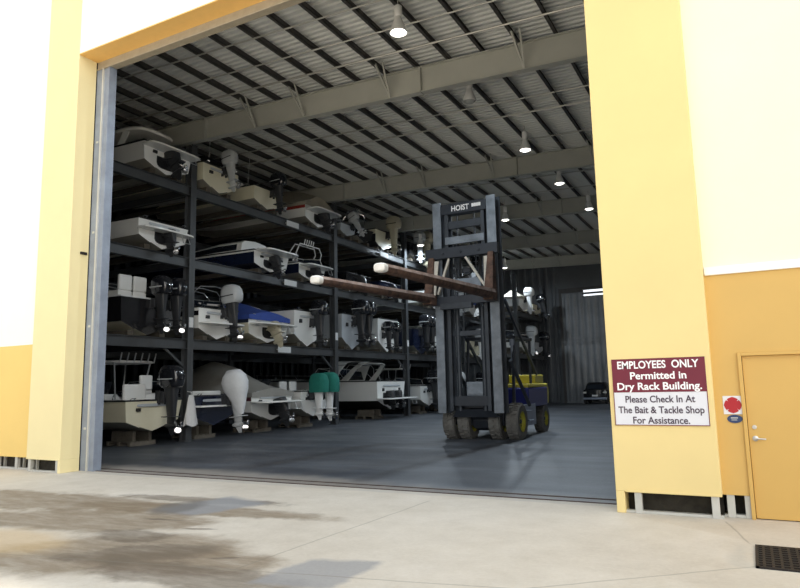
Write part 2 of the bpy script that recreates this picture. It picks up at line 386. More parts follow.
# floor tracks of the sliding door
for k, y in enumerate((9.80, 10.13)):
    tag(MB().box((-13.3, y, 0), (-1.56, y + .035, .012)).build('floor_track', 'rail'),
        ('rusty steel floor track of the big door, outer rail next to the yard', 'rusty steel floor track of the big door, inner rail on the warehouse side')[k], 'door track', 'floor tracks of the sliding door')
# ------------------------------------------------------------------ warehouse shell
def corr(b, axis, a0, a1, pitch, depth, at, z0, z1, m=0):
    n = int((a1 - a0)/pitch); pts = []
    for i in range(n):
        s = a0 + i*pitch
        pts += [(s, 0), (s + pitch*.5, 0), (s + pitch*.6, depth), (s + pitch*.9, depth)]
    pts.append((a0 + n*pitch, 0))
    vs = []
    for z in (z0, z1):
        for s, d_ in pts: vs.append((s, at - d_, z) if axis == 'x' else (at + d_, s, z))
    k = len(pts); b.add(vs, [(i, i+1, k+i+1, k+i) for i in range(k-1)], m)
b = MB(); b.box((-25.5, 52.05, 0), (6.5, 52.4, 12.5)); corr(b, 'x', -25.4, -13.0, .6, .07, 52.04, 0, 11.4); corr(b, 'x', -9.0, 6.4, .6, .07, 52.04, 0, 11.4)
struct(b.build('wall_back', 'wall_in'))
b = MB(); b.box((-25.8, 9.75, 0), (-25.5, 52.4, 12.5)); corr(b, 'y', 10, 52, .6, .06, -25.5, 0, 11.4)
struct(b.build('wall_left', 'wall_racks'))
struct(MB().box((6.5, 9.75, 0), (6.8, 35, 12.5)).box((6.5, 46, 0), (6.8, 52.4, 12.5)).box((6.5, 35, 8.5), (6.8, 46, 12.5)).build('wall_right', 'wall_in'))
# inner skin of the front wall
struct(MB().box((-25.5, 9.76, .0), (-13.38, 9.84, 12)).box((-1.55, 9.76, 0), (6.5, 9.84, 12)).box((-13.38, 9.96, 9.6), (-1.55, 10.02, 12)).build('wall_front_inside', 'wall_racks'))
# back sliding door
b = MB(); b.box((-12.9, 51.9, 0), (-9.1, 51.98, 8.7)); 
for i in range(7):
    x = -12.75 + i*.53
    b.loft([[Vector((x + .02 + .2*(1 - math.cos(t)), 51.9 - .09*math.sin(t), z)) for t in [PI*k/6 for k in range(7)]] for z in (.1, 8.6)], caps=False, closed=False)
for z in (4.6, 4.75, 5.0): b.box((-12.9, 51.78, z), (-9.1, 51.84, z + .05))
dd = struct(b.build('door_2', 'door_in'))
struct(MB().box((-13.1, 51.8, 0), (-12.9, 52, 9.0)).box((-13.1, 51.75, 8.7), (-9.0, 52, 9.05)).build('door_frame', 'purlin', dd))
w = struct(MB().box((-11.1, 51.7, 8.62), (-9.5, 51.74, 8.80)).box((-11.1, 51.7, 8.32), (-9.5, 51.74, 8.46)).build('window_1', 'slit'))
struct(MB().box((-11.2, 51.69, 8.80), (-9.4, 51.76, 8.86)).box((-11.2, 51.69, 8.46), (-9.4, 51.76, 8.62)).box((-11.2, 51.69, 8.26), (-9.4, 51.76, 8.32)).build('window_frame', 'purlin', w))
# roof: zt = underside height of the deck
def zr(x): return 10.75 - .035*(x + 3)
b = MB(); n = int((52.2 - 9.7)/.21); vs = []; P = []
for i in range(n):
    y = 9.7 + i*.21; P += [(y, 0), (y + .045, 0), (y + .06, .055), (y + .195, .055)]
P.append((9.7 + n*.21, 0))
for x in (-25.6, 6.6):
    for y, d_ in P: vs.append((x, y, zr(x) + .24 + d_))
k = len(P); b.add(vs, [(i, i+1, k+i+1, k+i) for i in range(k-1)])
b.add([(-25.6, 9.6, zr(-25.6) + .36), (6.6, 9.6, zr(6.6) + .36), (6.6, 52.4, zr(6.6) + .36), (-25.6, 52.4, zr(-25.6) + .36)], [(0, 1, 2, 3)])
struct(b.build('ceiling', 'deck', ang=20))
i = 0; x = -24.4
while x < 6:
    z = zr(x); b = MB()
    b.box((x - .01, 9.8, z + .01), (x + .01, 52, z + .23)); b.box((x - .01, 9.8, z + .01), (x + .09, 52, z + .028)); b.box((x - .09, 9.8, z + .212), (x + .01, 52, z + .23)); b.box((x + .072, 9.8, z + .01), (x + .09, 52, z + .04))
    struct(b.build('ceiling_purlin', 'purlin')); x += 1.03
for gi, y in enumerate((16.2, 25.1, 32.3, 40.2, 48.2)):
    b = MB(); xa, xb = -25.4, 6.4
    hl = .78; tz = lambda x: zr(x) - .005
    def slab(y0, y1, f0, f1, x0=xa, x1=xb):
        b.add([(x0, y0, f0(x0)), (x1, y0, f0(x1)), (x1, y1, f0(x1)), (x0, y1, f0(x0)), (x0, y0, f1(x0)), (x1, y0, f1(x1)), (x1, y1, f1(x1)), (x0, y1, f1(x0))],
              [(0,1,2,3),(4,7,6,5),(0,4,5,1),(1,5,6,2),(2,6,7,3),(3,7,4,0)])
    slab(y - .008, y + .008, lambda x: tz(x) - hl, tz)
    slab(y - .12, y + .12, lambda x: tz(x) - .02, tz)
    slab(y - .12, y + .12, lambda x: tz(x) - hl, lambda x: tz(x) - hl + .022)
    for sx in (-16.2, -7.75, .6):   # splice plates
        slab(y - .12, y + .12, lambda x: tz(x) - hl - .03, lambda x: tz(x) + .0, sx - .02, sx + .02)
    for bx in (-13.9, -11.9, -8.75, -4.65, -.5):          # flange braces
        z1 = tz(bx) - hl + .03
        b.bar((bx, y - .1, z1), (bx - .12, y - .75, zr(bx) + .05), .05, .05); b.bar((bx, y - .1, z1), (bx + .12, y - .75, zr(bx) + .05), .045, .045)
    struct(b.build('ceiling_girder', 'girder'))
pipes = [(11.3, .02), (12.6, .022), (13.83, .022), (15.0, .03), (19.5, .022), (20.7, .03), (23.2, .022), (28.0, .025), (30.4, .025), (35.5, .025), (44, .025)]
plab = ['first', 'second', 'third', 'fourth', 'fifth', 'sixth', 'seventh', 'eighth', 'ninth', 'tenth', 'eleventh']
for i, (y, r) in enumerate(pipes):
    tag(MB().tube([(-24, y, zr(-24) - .03), (6, y + (.0 if i % 2 else .05), zr(6) - .03)], r, n=6).build('ceiling_conduit', 'pipe'),
        f'thin grey conduit across the roof, {plab[i]} one counted from the doorway', 'conduit', 'conduits hung under the roof purlins')
# high bay lamps
LAMPW = 260
def lamp(x, y, drop, lit, label):
    z = zr(x) + .02; t = thing('high_bay_lamp', (x, y, z), label, 'ceiling lamp', 'high bay lamps hung from the roof')
    MB().tube([(0, 0, 0), (0, 0, -drop)], .014, n=6).build('hanging_rod', 'pipe', t)
    MB().lathe([(0, 0), (.07, -.0), (.10, -.03), (.10, -.26), (.07, -.30), (0, -.30)], (0, 0, -drop)).build('ballast_housing', 'lamp_metal', t)
    MB().lathe([(.075, -.28), (.10, -.36), (.15, -.50), (.205, -.66), (.215, -.70), (.20, -.70), (.14, -.51), (.09, -.37), (.06, -.30)], (0, 0, -drop), n=28).build('reflector', 'lamp_metal', t)
    MB().lathe([(0, -.66), (.15, -.66), (.165, -.68), (.12, -.73), (0, -.75)], (0, 0, -drop), n=28).build('lens', 'bulb' if lit else 'bulb_off', t)
    if lit:
        li = bpy.data.lights.new('lamp_light', 'AREA'); li.shape = 'DISK'; li.size = .34; li.energy = LAMPW; li.color = (.78, .90, 1)
        lo = bpy.data.objects.new('lamp_light', li); COL.objects.link(lo); lo.location = (0, 0, -drop - .77); lo.parent = t
lamp(-6.72, 12.85, .15, True, 'lit high bay lamp nearest the doorway, large bright lens under the roof')
lamp(-6.7, 17.3, .15, False, 'unlit high bay lamp with a dull lens just past the first girder')
lamp(-6.45, 21.95, .22, True, 'lit high bay lamp just short of the second girder')
lamp(-6.42, 26.6, .22, True, 'lit high bay lamp right behind the second girder')
lamp(-6.24, 31.45, .22, True, 'lit high bay lamp beside the edge of the right yellow pillar')
lamp(-10.4, 31.2, .38, True, 'lit lamp just right of the top of the forklift mast')
lamp(-15.9, 32.5, 1.0, True, 'lit lamp just left of the top of the forklift mast')
lamp(-15.1, 44.7, .54, True, 'small lit lamp far back, right of the forklift mast at carriage height')
# ------------------------------------------------------------------ signs
def text(s, xc, zc, wid, hgt, y, m, name, parent, bold=.012, depth=.003):
    cu = bpy.data.curves.new(name, 'FONT'); cu.body = s; cu.size = 1; cu.offset = bold; cu.extrude = .01; cu.resolution_u = 4
    o = bpy.data.objects.new(name, cu); COL.objects.link(o); bpy.context.view_layer.update()
    dg = bpy.context.evaluated_depsgraph_get(); me = bpy.data.meshes.new_from_object(o.evaluated_get(dg))
    bpy.data.objects.remove(o); bpy.data.curves.remove(cu)
    xs = [v.co.x for v in me.vertices]; x0, x1 = min(xs), max(xs); cap = .70
    for v in me.vertices:
        v.co = Vector((xc + ((v.co.x - x0)/(x1 - x0) - .5)*wid, y - (v.co.z + .01)/.02*depth, zc + (v.co.y - cap/2)*hgt/cap))
    me.materials.clear(); me.materials.append(M[m])
    o = bpy.data.objects.new(name, me); COL.objects.link(o)
    if parent: o.parent = parent
    return o
def sign():
    x0, x1, z0, z1 = -1.665, -.505, 1.14, 2.02; y = PY - .002
    t = thing('notice_sign', (0, 0, 0), 'maroon and white employees only notice on the right yellow pillar', 'sign')
    MB().box((x0, y - .012, z0), (x1, y, z1)).build('sign_board', 'sign_white', t, bevel=.002)
    MB().box((x0 + .008, y - .016, 1.575), (x1 - .008, y - .011, z1 - .008)).build('sign_header', 'maroon_sign', t)
    f = MB()
    for a, c in (((x0, y - .017, z0), (x1, y - .010, z0 + .009)), ((x0, y - .017, z1 - .009), (x1, y - .010, z1)), ((x0, y - .017, z0), (x0 + .009, y - .010, z1)), ((x1 - .009, y - .017, z0), (x1, y - .010, z1))): f.box(a, c)
    f.build('sign_border', 'maroon_sign', t)
    c = (x0 + x1)/2; w = x1 - x0
    for s, z, wd, h, m, bo in (('EMPLOYEES  ONLY', 1.94, .87, .098, 'letter', .022), ('Permitted in', 1.795, .60, .094, 'letter', .022), ('Dry Rack Building.', 1.655, .90, .094, 'letter', .022),
                           ('Please Check In At', 1.485, .74, .088, 'ink', .017), ('The Bait & Tackle Shop', 1.345, .91, .088, 'ink', .017), ('For Assistance.', 1.21, .60, .088, 'ink', .017)):
        text(s, c, z, w*wd, h, y - (.0165 if m == 'letter' else .0125), m, 'lettering', t, bo)
sign()
def fire_sign():
    t = thing('fire_service_sign', (0, 0, 0), 'white square plate with a red cross emblem beside the ochre door', 'sign')
    xc, zc = -.235, 1.395; y = WY - .001
    MB().box((xc - .11, y - .006, zc - .115), (xc + .11, y, zc + .115)).build('plate', 'sign_white', t, bevel=.001)
    pts = []
    for q in range(4):
        a = q*PI/2
        for da, r in ((-.70, .098), (-.35, .098), (.0, .103), (.35, .098), (.70, .098), (.745, .084), (.785, .068), (.825, .084)):
            pts.append((xc + r*math.cos(a + da), zc + r*math.sin(a + da)))
    e = MB(); e.loft([[Vector((px, y - d_, pz)) for px, pz in pts] for d_ in (.006, .009)]); e.build('cross_emblem', 'red', t)
fire_sign()
def oval():
    t = thing('oval_sign', (0, 0, 0), 'small blue oval plate below the red cross sign', 'sign'); y = WY - .001
    MB().loft([sup(0, 0, .088, .052, z, 24, 2) for z in (0, .008)]).xf(Matrix.Translation((-.225, y, 1.222)) @ Matrix.Rotation(PI/2, 4, 'X')).build('plate', 'bluep', t)
    MB().box((-.27, y - .0095, 1.228), (-.19, y - .0075, 1.24)).box((-.265, y - .0095, 1.205), (-.20, y - .0075, 1.213)).build('pale_mark', 'galv_pale', t)
oval()
# drain grate
def grate():
    t = thing('drain_grate', (-.11, 7.06, 0), 'dark cast iron drain grate set in the concrete yard', 'drain grate')
    W, D = 1.1, .90
    MB().box((0, 0, -.001), (W, D, .004)).build('pit', 'recess', t)
    f = MB(); f.box((0, 0, 0), (W, .03, .018)).box((0, D - .03, 0), (W, D, .018)).box((0, 0, 0), (.03, D, .018)).box((W - .03, 0, 0), (W, D, .018)); f.build('grate_frame', 'iron', t)
    g = MB()
    for i in range(1, 10): g.box((0.02, i*D/10 - .014, .004), (W - .02, i*D/10 + .014, .022))
    for i in range(1, 15): g.box((i*W/15 - .012, .02, .004), (i*W/15 + .012, D - .02, .020))
    g.build('grating', 'iron', t)
grate()
#PART3
# ------------------------------------------------------------------ boat storage rack
RX = -17.0
LV = {1: 3.45, 2: 6.28, 3: 8.86}
def rack(name, label, fx, depth, posts, levels, bunks, top):
    t = thing(name, (fx, posts[0], 0), label, 'boat rack'); oy = posts[0]
    def bld(b, n, m, bev=.006): return b.xf(Matrix.Translation((-fx, -oy, 0))).build(n, m, t, bevel=bev)
    for y in posts:
        for x in (fx, fx - depth):
            b = MB(); b.box((x - .15, y - .012, 0), (x + .15, y + .012, top)); b.box((x + .13, y - .13, 0), (x + .15, y + .13, top)); b.box((x - .15, y - .13, 0), (x - .13, y + .13, top)); b.box((x - .2, y - .2, 0), (x + .2, y + .2, .025))
            bld(b, 'post', 'rack')
        for z in levels: bld(MB().box((fx - depth + .15, y - .05, z - .28), (fx - .15, y + .05, z - .03)), 'cross_arm', 'rack')
    for y0, y1 in zip(posts, posts[1:]):
        for z in levels:
            for x in (fx + .02, fx - depth):
                b = MB(); b.box((x - .01, y0 + .1, z - .34), (x + .01, y1 - .1, z)); b.box((x - .09, y0 + .1, z - .02), (x + .09, y1 - .1, z)); b.box((x - .09, y0 + .1, z - .34), (x + .09, y1 - .1, z - .32))
                bld(b, 'beam', 'rack', .004)
        b = MB(); b.bar((fx, y1 - 1.0, levels[0] - .34), (fx, y1 - .14, levels[0] - .95), .07, .07); bld(b, 'knee_brace', 'rack')
    for y, z in bunks:
        bld(MB().box((fx - depth + .3, y - .11, z), (fx + .13, y + .11, z + .16)), 'bunk', 'bunk')
    return t
# ------------------------------------------------------------------ boats. local axes: +x aft, y athwart, z up from the keel; x = 0 at the transom
class Boat:
    def __init__(s, name, label, y, z, L=7., B=2.5, H=1.1, side='gel', bot='bottom', stripe=None, deck='gel', tr=None, x=-16.86, cat='boat', group='boats stored in the drystack rack', rail='dark', cockpit=True, dead=.30, deckcap=.05, low=None, rz=0.):
        s.root = thing(name, (x, y, z), label, cat, group, rz)
        s.L, s.B, s.H = L, B, H; s.dead = dead
        s.hull(side, bot, stripe or side, tr or side, low or side); s.deck(deck, cockpit)
        if rail: s.rubrail(rail)
    def st(s, u):
        B, H = s.B, s.H
        k = max(0, (u - .42)/.58); taper = max(.012, (1 - k**2.5))
        bs = B/2*(.95 + .05*min(1, u*4))*taper**.85
        bc = B/2*.84*max(.008, (1 - k**1.7))
        rise = H*.62*max(0, (u - .5)/.5)**2.4
        zk = rise*.95; zc = H*s.dead + rise*.75 + H*.10*k; zs = H*(.97 + .17*u*u)
        return bs, bc, zk, min(zc, zs - .12*H), zs
    def half(s, u):
        bs, bc, zk, zc, zs = s.st(u)
        pts = [(0, zk), (bc*.5, zk + (zc - zk)*.5), (bc*.5 + .03*(bc > .2), zk + (zc - zk)*.5 - .02), (bc, zc), (bc + .04*(bc > .2), zc + .015)]
        b0, z0 = pts[-1]
        for t, bul in ((.30, .05), (.58, .06), (.80, .03)): pts.append((b0 + (bs - b0)*(t + bul), z0 + (zs - z0)*t))
        pts.append((bs, zs)); return pts
    def xx(s, u, z): return -s.L*u - .10*s.L*(z/s.H)*u**4 + .10*(z/s.H)*(1 - u)**6
    def hull(s, side, bot, stripe, tr, low):
        U = [0, .08, .2, .35, .48, .6, .7, .8, .88, .94, .98, 1.0]; rings = []
        for u in U:
            h = s.half(u); r = [Vector((s.xx(u, z), y, z)) for y, z in h]; l = [Vector((s.xx(u, z), -y, z)) for y, z in h[1:]][::-1]
            rings.append(r + l)
        n = len(rings[0]); k = len(s.half(0))
        seg = [0, 0, 0, 0, 3, 3, 1, 2]; mats = seg + [0] + [] ; mats = [0]*n
        for j in range(n):
            if j < k - 1: mats[j] = seg[j]
            elif j == k - 1: mats[j] = 99
            else: mats[j] = seg[n - 1 - j]
        b = MB(); vs = [p for r in rings for p in r]; base = 0; b.v = [Vector(p) for p in vs]
        for i in range(len(U) - 1):
            for j in range(n):
                if mats[j] == 99: continue
                q = (j + 1) % n; b.f.append([i*n+j, i*n+q, (i+1)*n+q, (i+1)*n+j]); b.m.append(mats[j])
        b.f.append(list(range(n))[::-1]); b.m.append(4)
        s.h = b.build('hull', [bot, stripe, side, low, tr], s.root, ang=28)
    def deck(s, m, cockpit):
        b = MB(); c0, c1 = .05, .52; g = .17; zf = s.H*.42
        def rim(u): bs, bc, zk, zc, zs = s.st(u); return bs, zs
        def strip(a, bb, mm):
            for i in range(len(a) - 1): b.add([a[i], a[i+1], bb[i+1], bb[i]], [(0, 1, 2, 3)], mm)
        if cockpit:
            U = [c0 + (c1 - c0)*i/6 for i in range(7)]
            for sg in (1, -1):
                o = [Vector((s.xx(u, rim(u)[1]), sg*rim(u)[0], rim(u)[1] + .0)) for u in U]
                ii = [Vector((p.x, sg*(abs(p.y) - g), p.z + .015)) for p in o]; lo = [Vector((p.x, p.y*.97, zf)) for p in ii]
                strip(o, ii, 0); strip(ii, lo, 0)
                ce = [Vector((p.x, 0, zf)) for p in lo]; strip(lo, ce, 1)
            for u in (c0, c1):
                bs, zs = rim(u); x = s.xx(u, zs); b.add([(x, bs - g, zs), (x, -bs + g, zs), (x, -(bs - g)*.97, zf), (x, (bs - g)*.97, zf)], [(0, 1, 2, 3)], 0)
        U = ([0, c0] if cockpit else [0, .1, .2, .3, .42, c1])
        V = [c1 + (1 - c1)*i/8 for i in range(9)]
        for W in (U, V):
            for i in range(len(W) - 1):
                q = []
                for u in (W[i], W[i+1]):
                    bs, zs = rim(u); x = s.xx(u, zs); cam_ = .10 if W is V else .0
                    q.append([Vector((x, bs, zs)), Vector((x, bs*.6, zs + cam_*.75*min(1, bs))), Vector((x, 0, zs + cam_*min(1, bs))), Vector((x, -bs*.6, zs + cam_*.75*min(1, bs))), Vector((x, -bs, zs))])
                for j in range(4): b.add([q[0][j], q[0][j+1], q[1][j+1], q[1][j]], [(0, 1, 2, 3)], 0)
        b.build('deck', [m, 'floorb'], s.root, ang=40)
    def rubrail(s, m):
        b = MB(); U = [0, .1, .25, .4, .5, .6, .7, .8, .88, .94, .98, 1.0]
        pts = [(s.xx(u, s.st(u)[4]), s.st(u)[0] + .012, s.st(u)[4] - .02) for u in U]
        path = [(p[0], -p[1], p[2]) for p in pts] + [(p[0], p[1], p[2]) for p in pts[::-1]]
        path = [(path[0][0], 0, path[0][2])] + path + [(path[0][0], 0, path[0][2])]
        b.tube(path, .028, n=6); b.build('rub_rail', m, s.root)
    def windshield(s, u=.5, h=.45, w=.82, frame='alu', rake=.5, length=1.0):
        bs, _, _, _, zs = s.st(u); x = s.xx(u, zs); y = bs*w; z0 = zs + .03
        fr = [Vector((x - rake - .25, -y*.45, z0 + .04)), Vector((x - rake - .25, y*.45, z0 + .04))]
        base = [Vector((x + length, y, z0)), Vector((x - rake*.6, y, z0 + .02)), fr[1], fr[0], Vector((x - rake*.6, -y, z0 + .02)), Vector((x + length, -y, z0))]
        top = [Vector((x + length - .1, y*.94, z0 + h*.75)), Vector((x, y*.92, z0 + h)), Vector((x - .2, y*.4, z0 + h*1.05)), Vector((x - .2, -y*.4, z0 + h*1.05)), Vector((x, -y*.92, z0 + h)), Vector((x + length - .1, -y*.94, z0 + h*.75))]
        b = MB(); n = len(base)
        th = Vector((0, 0, 0)); b.add(base + top, [(i, i+1, n+i+1, n+i) for i in range(n-1)])
        ws = b.build('windshield', 'glass', s.root, ang=10)
        m_ = ws.modifiers.new('Solid', 'SOLIDIFY'); m_.thickness = .012
        f = MB(); f.tube(top, .018, n=6); f.tube(base, .016, n=6)
        for i in range(n): f.tube([base[i], top[i]], .015, n=6)
        f.build('windshield_frame', frame, ws); return s
    def console(s, u=.36, m='gel', h=.75, w=.7):
        z = s.H*.42; x = s.xx(u, s.H)
        c = MB().loft([sup(x, 0, .42, w/2, z, 16, 6), sup(x, 0, .40, w/2*.95, z + h*.75, 16, 6), sup(x - .08, 0, .28, w/2*.85, z + h, 16, 5)]).build('console', m, s.root)
        MB().loft([[Vector((x - .32, -w/2*.85, z + h)), Vector((x - .30, w/2*.85, z + h)), Vector((x - .10, w/2*.8, z + h + .42)), Vector((x - .12, -w/2*.8, z + h + .42))], [Vector((x - .31, -w/2*.85, z + h)), Vector((x - .29, w/2*.85, z + h)), Vector((x - .09, w/2*.8, z + h + .42)), Vector((x - .11, -w/2*.8, z + h + .42))]]).build('console_screen', 'glass', c)
        MB().tube([(x + .42 + .12*math.cos(0), .19*math.cos(t), z + h*.78 + .19*math.sin(t)) for t in [2*PI*k/14 for k in range(15)]], .014, n=6).build('steering_wheel', 'dark', c); return s
    def seats(s, u=.24, ys=(-.35, .35), m='vinyl', h=.55, zz=None, w=.5, face=-1):
        z = s.H*.42 if zz is None else zz; x = s.xx(u, s.H)
        for y in ys:
            b = MB().box((x - .25, y - w/2, z + h - .16), (x + .25, y + w/2, z + h)); b.lathe([(.05, 0), (.05, h - .16)], (x, y, z))
            b.lathe([(.16, 0), (.16, .02), (.05, .03)], (x, y, z)); o = b.build('seat', m, s.root, bevel=.04)
            MB().box((x + .17, y - w/2, z + h), (x + .29, y + w/2, z + h + .5)).build('seat_back', m, o, bevel=.05)
        return s
    def bench(s, u=.09, m='vinyl', h=.45):
        z = s.H*.42; x = s.xx(u, s.H); w = s.B*.33
        o = MB().box((x - .28, -w, z), (x + .22, w, z + h)).build('stern_bench', m, s.root, bevel=.04)
        MB().box((x + .10, -w, z + h), (x + .22, w, z + h + .3)).build('bench_back', m, o, bevel=.04); return s
    def ttop(s, u=.36, z=2.1, L=1.9, W=1.6, m='gel', rods=5):
        x = s.xx(u, s.H); zf = s.H*.5
        t = MB().loft([sup(x, 0, L/2*.96, W/2*.96, z - .03, 20, 5), sup(x, 0, L/2, W/2, z, 20, 5), sup(x, 0, L/2*.97, W/2*.96, z + .05, 20, 5), sup(x, 0, L/2*.6, W/2*.6, z + .08, 20, 5)]).build('hard_top', m, s.root)
        for sx in (-1, 1):
            for sy in (-1, 1):
                MB().tube([(x + sx*.45, sy*W*.28, zf), (x + sx*.5, sy*W*.33, zf + .8), (x + sx*L*.36, sy*W*.42, z - .02)], .025).build('top_leg', 'alu', s.root)
        for i in range(rods):
            y = (i - (rods - 1)/2)*W*.8/max(1, rods - 1); MB().tube([(x + L/2 - .03, y, z - .02), (x + L/2 + .07, y, z + .30)], .022, n=8).build('rod_holder', 'alu', t)
        return s
    def tower(s, u=.40, z=1.0, m='alu', rods=4, lean=.5):
        bs, _, _, _, zs = s.st(u); x = s.xx(u, zs); W = bs*.95
        o = MB()
        for dx in (0, .55):
            o.tube([(x + dx - lean, -W, zs), (x + dx*.6 - .05, -W*.92, zs + z*.7), (x + dx*.5, -W*.75, zs + z), (x + dx*.5, W*.75, zs + z), (x + dx*.6 - .05, W*.92, zs + z*.7), (x + dx - lean, W, zs)], .028)
        for y in (-.5, 0, .5): o.tube([(x, y*W, zs + z), (x + .28, y*W, zs + z)], .02)
        t = o.build('wake_tower', m, s.root)
        for i in range(rods):
            y = (i - (rods - 1)/2)*.16; MB().tube([(x + .2, y, zs + z), (x + .27, y, zs + z + .26)], .025).build('rod_holder', m, t)
        return s
    def arch(s, u=.2, z=1.1, m='gel', lean=.7, th=.22):
        bs, _, _, _, zs = s.st(u); x = s.xx(u, zs); W = bs*.92; b = MB(); rings = []
        path = [(-lean, -W, 0), (-lean*.45, -W*.96, z*.55), (0, -W*.82, z*.95), (.05, -W*.6, z), (.05, W*.6, z), (0, W*.82, z*.95), (-lean*.45, W*.96, z*.55), (-lean, W, 0)]
        for i, (dx, y, dz) in enumerate(path):
            k = 1.7 if i in (0, 7) else 1.15 if i in (1, 6) else 1
            rings.append([Vector((x + dx + a*th*k, y + c, zs + dz + d_)) for a, c, d_ in ((-1, -.03 if y < 0 else .03, .05), (1, -.03 if y < 0 else .03, .0), (1, .03 if y < 0 else -.03, -.04), (-1, .03 if y < 0 else -.03, .0))])
        b.loft(rings); b.build('radar_arch', m, s.root, bevel=.015); return s
    def bimini(s, u=.25, z=1.0, m='beige', L=1.6, open_=True):
        bs, _, _, _, zs = s.st(u); x = s.xx(u, zs); W = bs*.9
        f = MB()
        for dx in (-L/2, 0, L/2):
            f.tube([(x, -W, zs), (x + dx*.95, -W*.98, zs + z*.8), (x + dx, -W*.8, zs + z), (x + dx, 0, zs + z + .06), (x + dx, W*.8, zs + z), (x + dx*.95, W*.98, zs + z*.8), (x, W, zs)], .016, n=6)
        o = f.build('bimini_frame', 'alu', s.root)
        if open_:
            r = []
            for dx in (-L/2, -L/4, 0, L/4, L/2):
                sag = -.03 if dx in (-L/4, L/4) else 0
                top = [Vector((x + dx, W*k, zs + z + .03 + .05*(1 - k*k) + sag)) for k in (-.95, -.6, -.2, .2, .6, .95)]
                r.append(top + [p - Vector((0, 0, .02)) for p in top[::-1]])
            MB().loft(r).build('bimini_canvas', m, o)
        return s
    def cabin(s, u0=.42, u1=.78, h=.42, m='gel', win=True):
        rings = []
        for k, (u, hh, ww) in enumerate(((u0, h, .80), (u0 + (u1 - u0)*.3, h*1.02, .78), (u0 + (u1 - u0)*.7, h*.75, .70), (u1, .04, .45))):
            bs, _, _, _, zs = s.st(u); x = s.xx(u, zs); y = bs*ww
            rings.append([Vector((x, -y, zs - .02)), Vector((x, -y*.9, zs + hh*.8)), Vector((x, -y*.7, zs + hh)), Vector((x, 0, zs + hh + .06)), Vector((x, y*.7, zs + hh)), Vector((x, y*.9, zs + hh*.8)), Vector((x, y, zs - .02))])
        c = MB().loft(rings).build('cabin', m, s.root, bevel=.02)
        if win:
            for sg in (1, -1):
                b = MB(); a = []
                for u, hh, ww in ((u0 + .03, h, .80), (u0 + (u1 - u0)*.3, h*1.02, .78), (u0 + (u1 - u0)*.62, h*.8, .715)):
                    bs, _, _, _, zs = s.st(u); x = s.xx(u, zs); y = bs*ww
                    a.append([Vector((x, sg*(y*(.975) + .012), zs + hh*.22)), Vector((x, sg*(y*.91 + .012), zs + hh*.70)), Vector((x, sg*(y*.90), zs + hh*.70)), Vector((x, sg*(y*.96), zs + hh*.22))])
                b.loft(a); b.build('cabin_window', 'glass', c)
        return s
    def hardtop(s, u=.38, z=.85, L=2.2, m='gel'):
        bs, _, _, _, zs = s.st(u); x = s.xx(u, zs); W = bs*.85
        t = MB().loft([sup(x, 0, L/2*.98, W*.98, zs + z - .07, 20, 4), sup(x, 0, L/2, W, zs + z, 20, 4), sup(x, 0, L/2*.95, W*.92, zs + z + .08, 20, 4), sup(x, 0, L/2*.5, W*.5, zs + z + .11, 20, 4)]).build('hard_top', m, s.root)
        for sx, m2 in ((-.8, 'glass'), (.55, 'gel')):
            for sy in (-1, 1):
                MB().bar((x + sx*L/2 - .25, sy*W*.98, zs - .02), (x + sx*L/2, sy*W*.9, zs + z - .05), .05, .22).build('top_pillar', m, s.root)
        for i, dx in enumerate((-.5, .1, .6)): MB().lathe([(.0, 0), (.09, 0), (.09, .02), (0, .025)], (x + dx*L/2, -W*.5, zs + z + .08), n=12).build('deck_hatch', 'dark', t)
        return s
    def cover(s, m='tarp', peak=.9, u1=.93, pu=.35, ridge=.12):
        U = [-.01, .06, .15, .25, pu, .5, .62, .75, .86, u1]; rings = []
        for u in U:
            uu = max(0, u); bs, _, _, _, zs = s.st(uu); x = s.xx(uu, zs) + (.06 if u < 0 else 0)
            h = peak*math.exp(-((u - pu)/.24)**2) + .06
            wv = .012*math.sin(u*40)
            half = [(bs + .03, zs - .16), (bs + .035, zs + .01), (bs*.82, zs + h*.28 + wv), (bs*.5, zs + h*.62 - wv), (bs*ridge, zs + h*.97)]
            r = [Vector((x, -y, z)) for y, z in half] + [Vector((x, 0, zs + h))] + [Vector((x, y, z)) for y, z in half[::-1]]
            rings.append(r)
        b = MB(); b.loft(rings, closed=False, caps=False)
        for i in (0, len(rings) - 1): b.add(rings[i], [tuple(range(len(rings[i])))])
        o = b.build('boat_cover', m, s.root, ang=50); return s
    def platform(s, m='gel', L=.55, z=None, w=.9):
        z = z if z is not None else s.H*.36; W = s.B/2*w
        MB().loft([sup(L/2 - .05, 0, L/2 + .05, W, z + dz, 20, 5) for dz in (0, .06)] ).build('swim_platform', m, s.root, bevel=.012)
        MB().tube([(L - .1, W*.45, z), (L, W*.45, z - .28), (L, W*.72, z - .28), (L - .1, W*.72, z)], .014, n=6).build('boarding_ladder', 'alu', s.root); return s
    def outdrive(s, y=0., m='leg_dark', tilt=.25, sc=1.0):
        MB().loft([sup(0, 0, s.H*.36, .46, z, 20, 3.5) for z in (-.02, .012)]).xf(Matrix.Translation((.045, y, s.H*.52)) @ Matrix.Rotation(PI/2, 4, 'Y')).build('drive_recess_shade', 'dark', s.root)  # flat dark panel; the recess and its shade are only painted
        b = MB()
        b.loft([sup(.20, 0, .20, .17, .18, 14, 4), sup(.22, 0, .24, .15, .05, 14, 4), sup(.25, 0, .22, .10, -.22, 14, 3), sup(.27, 0, .20, .06, -.42, 14, 2.4), sup(.27, 0, .16, .045, -.52, 14, 2.2)])
        b.lathe([(0, -.02), (.06, .02), (.08, .15), (.075, .38), (.05, .46), (0, .47)], (.02, 0, -.54), 'x', n=14)
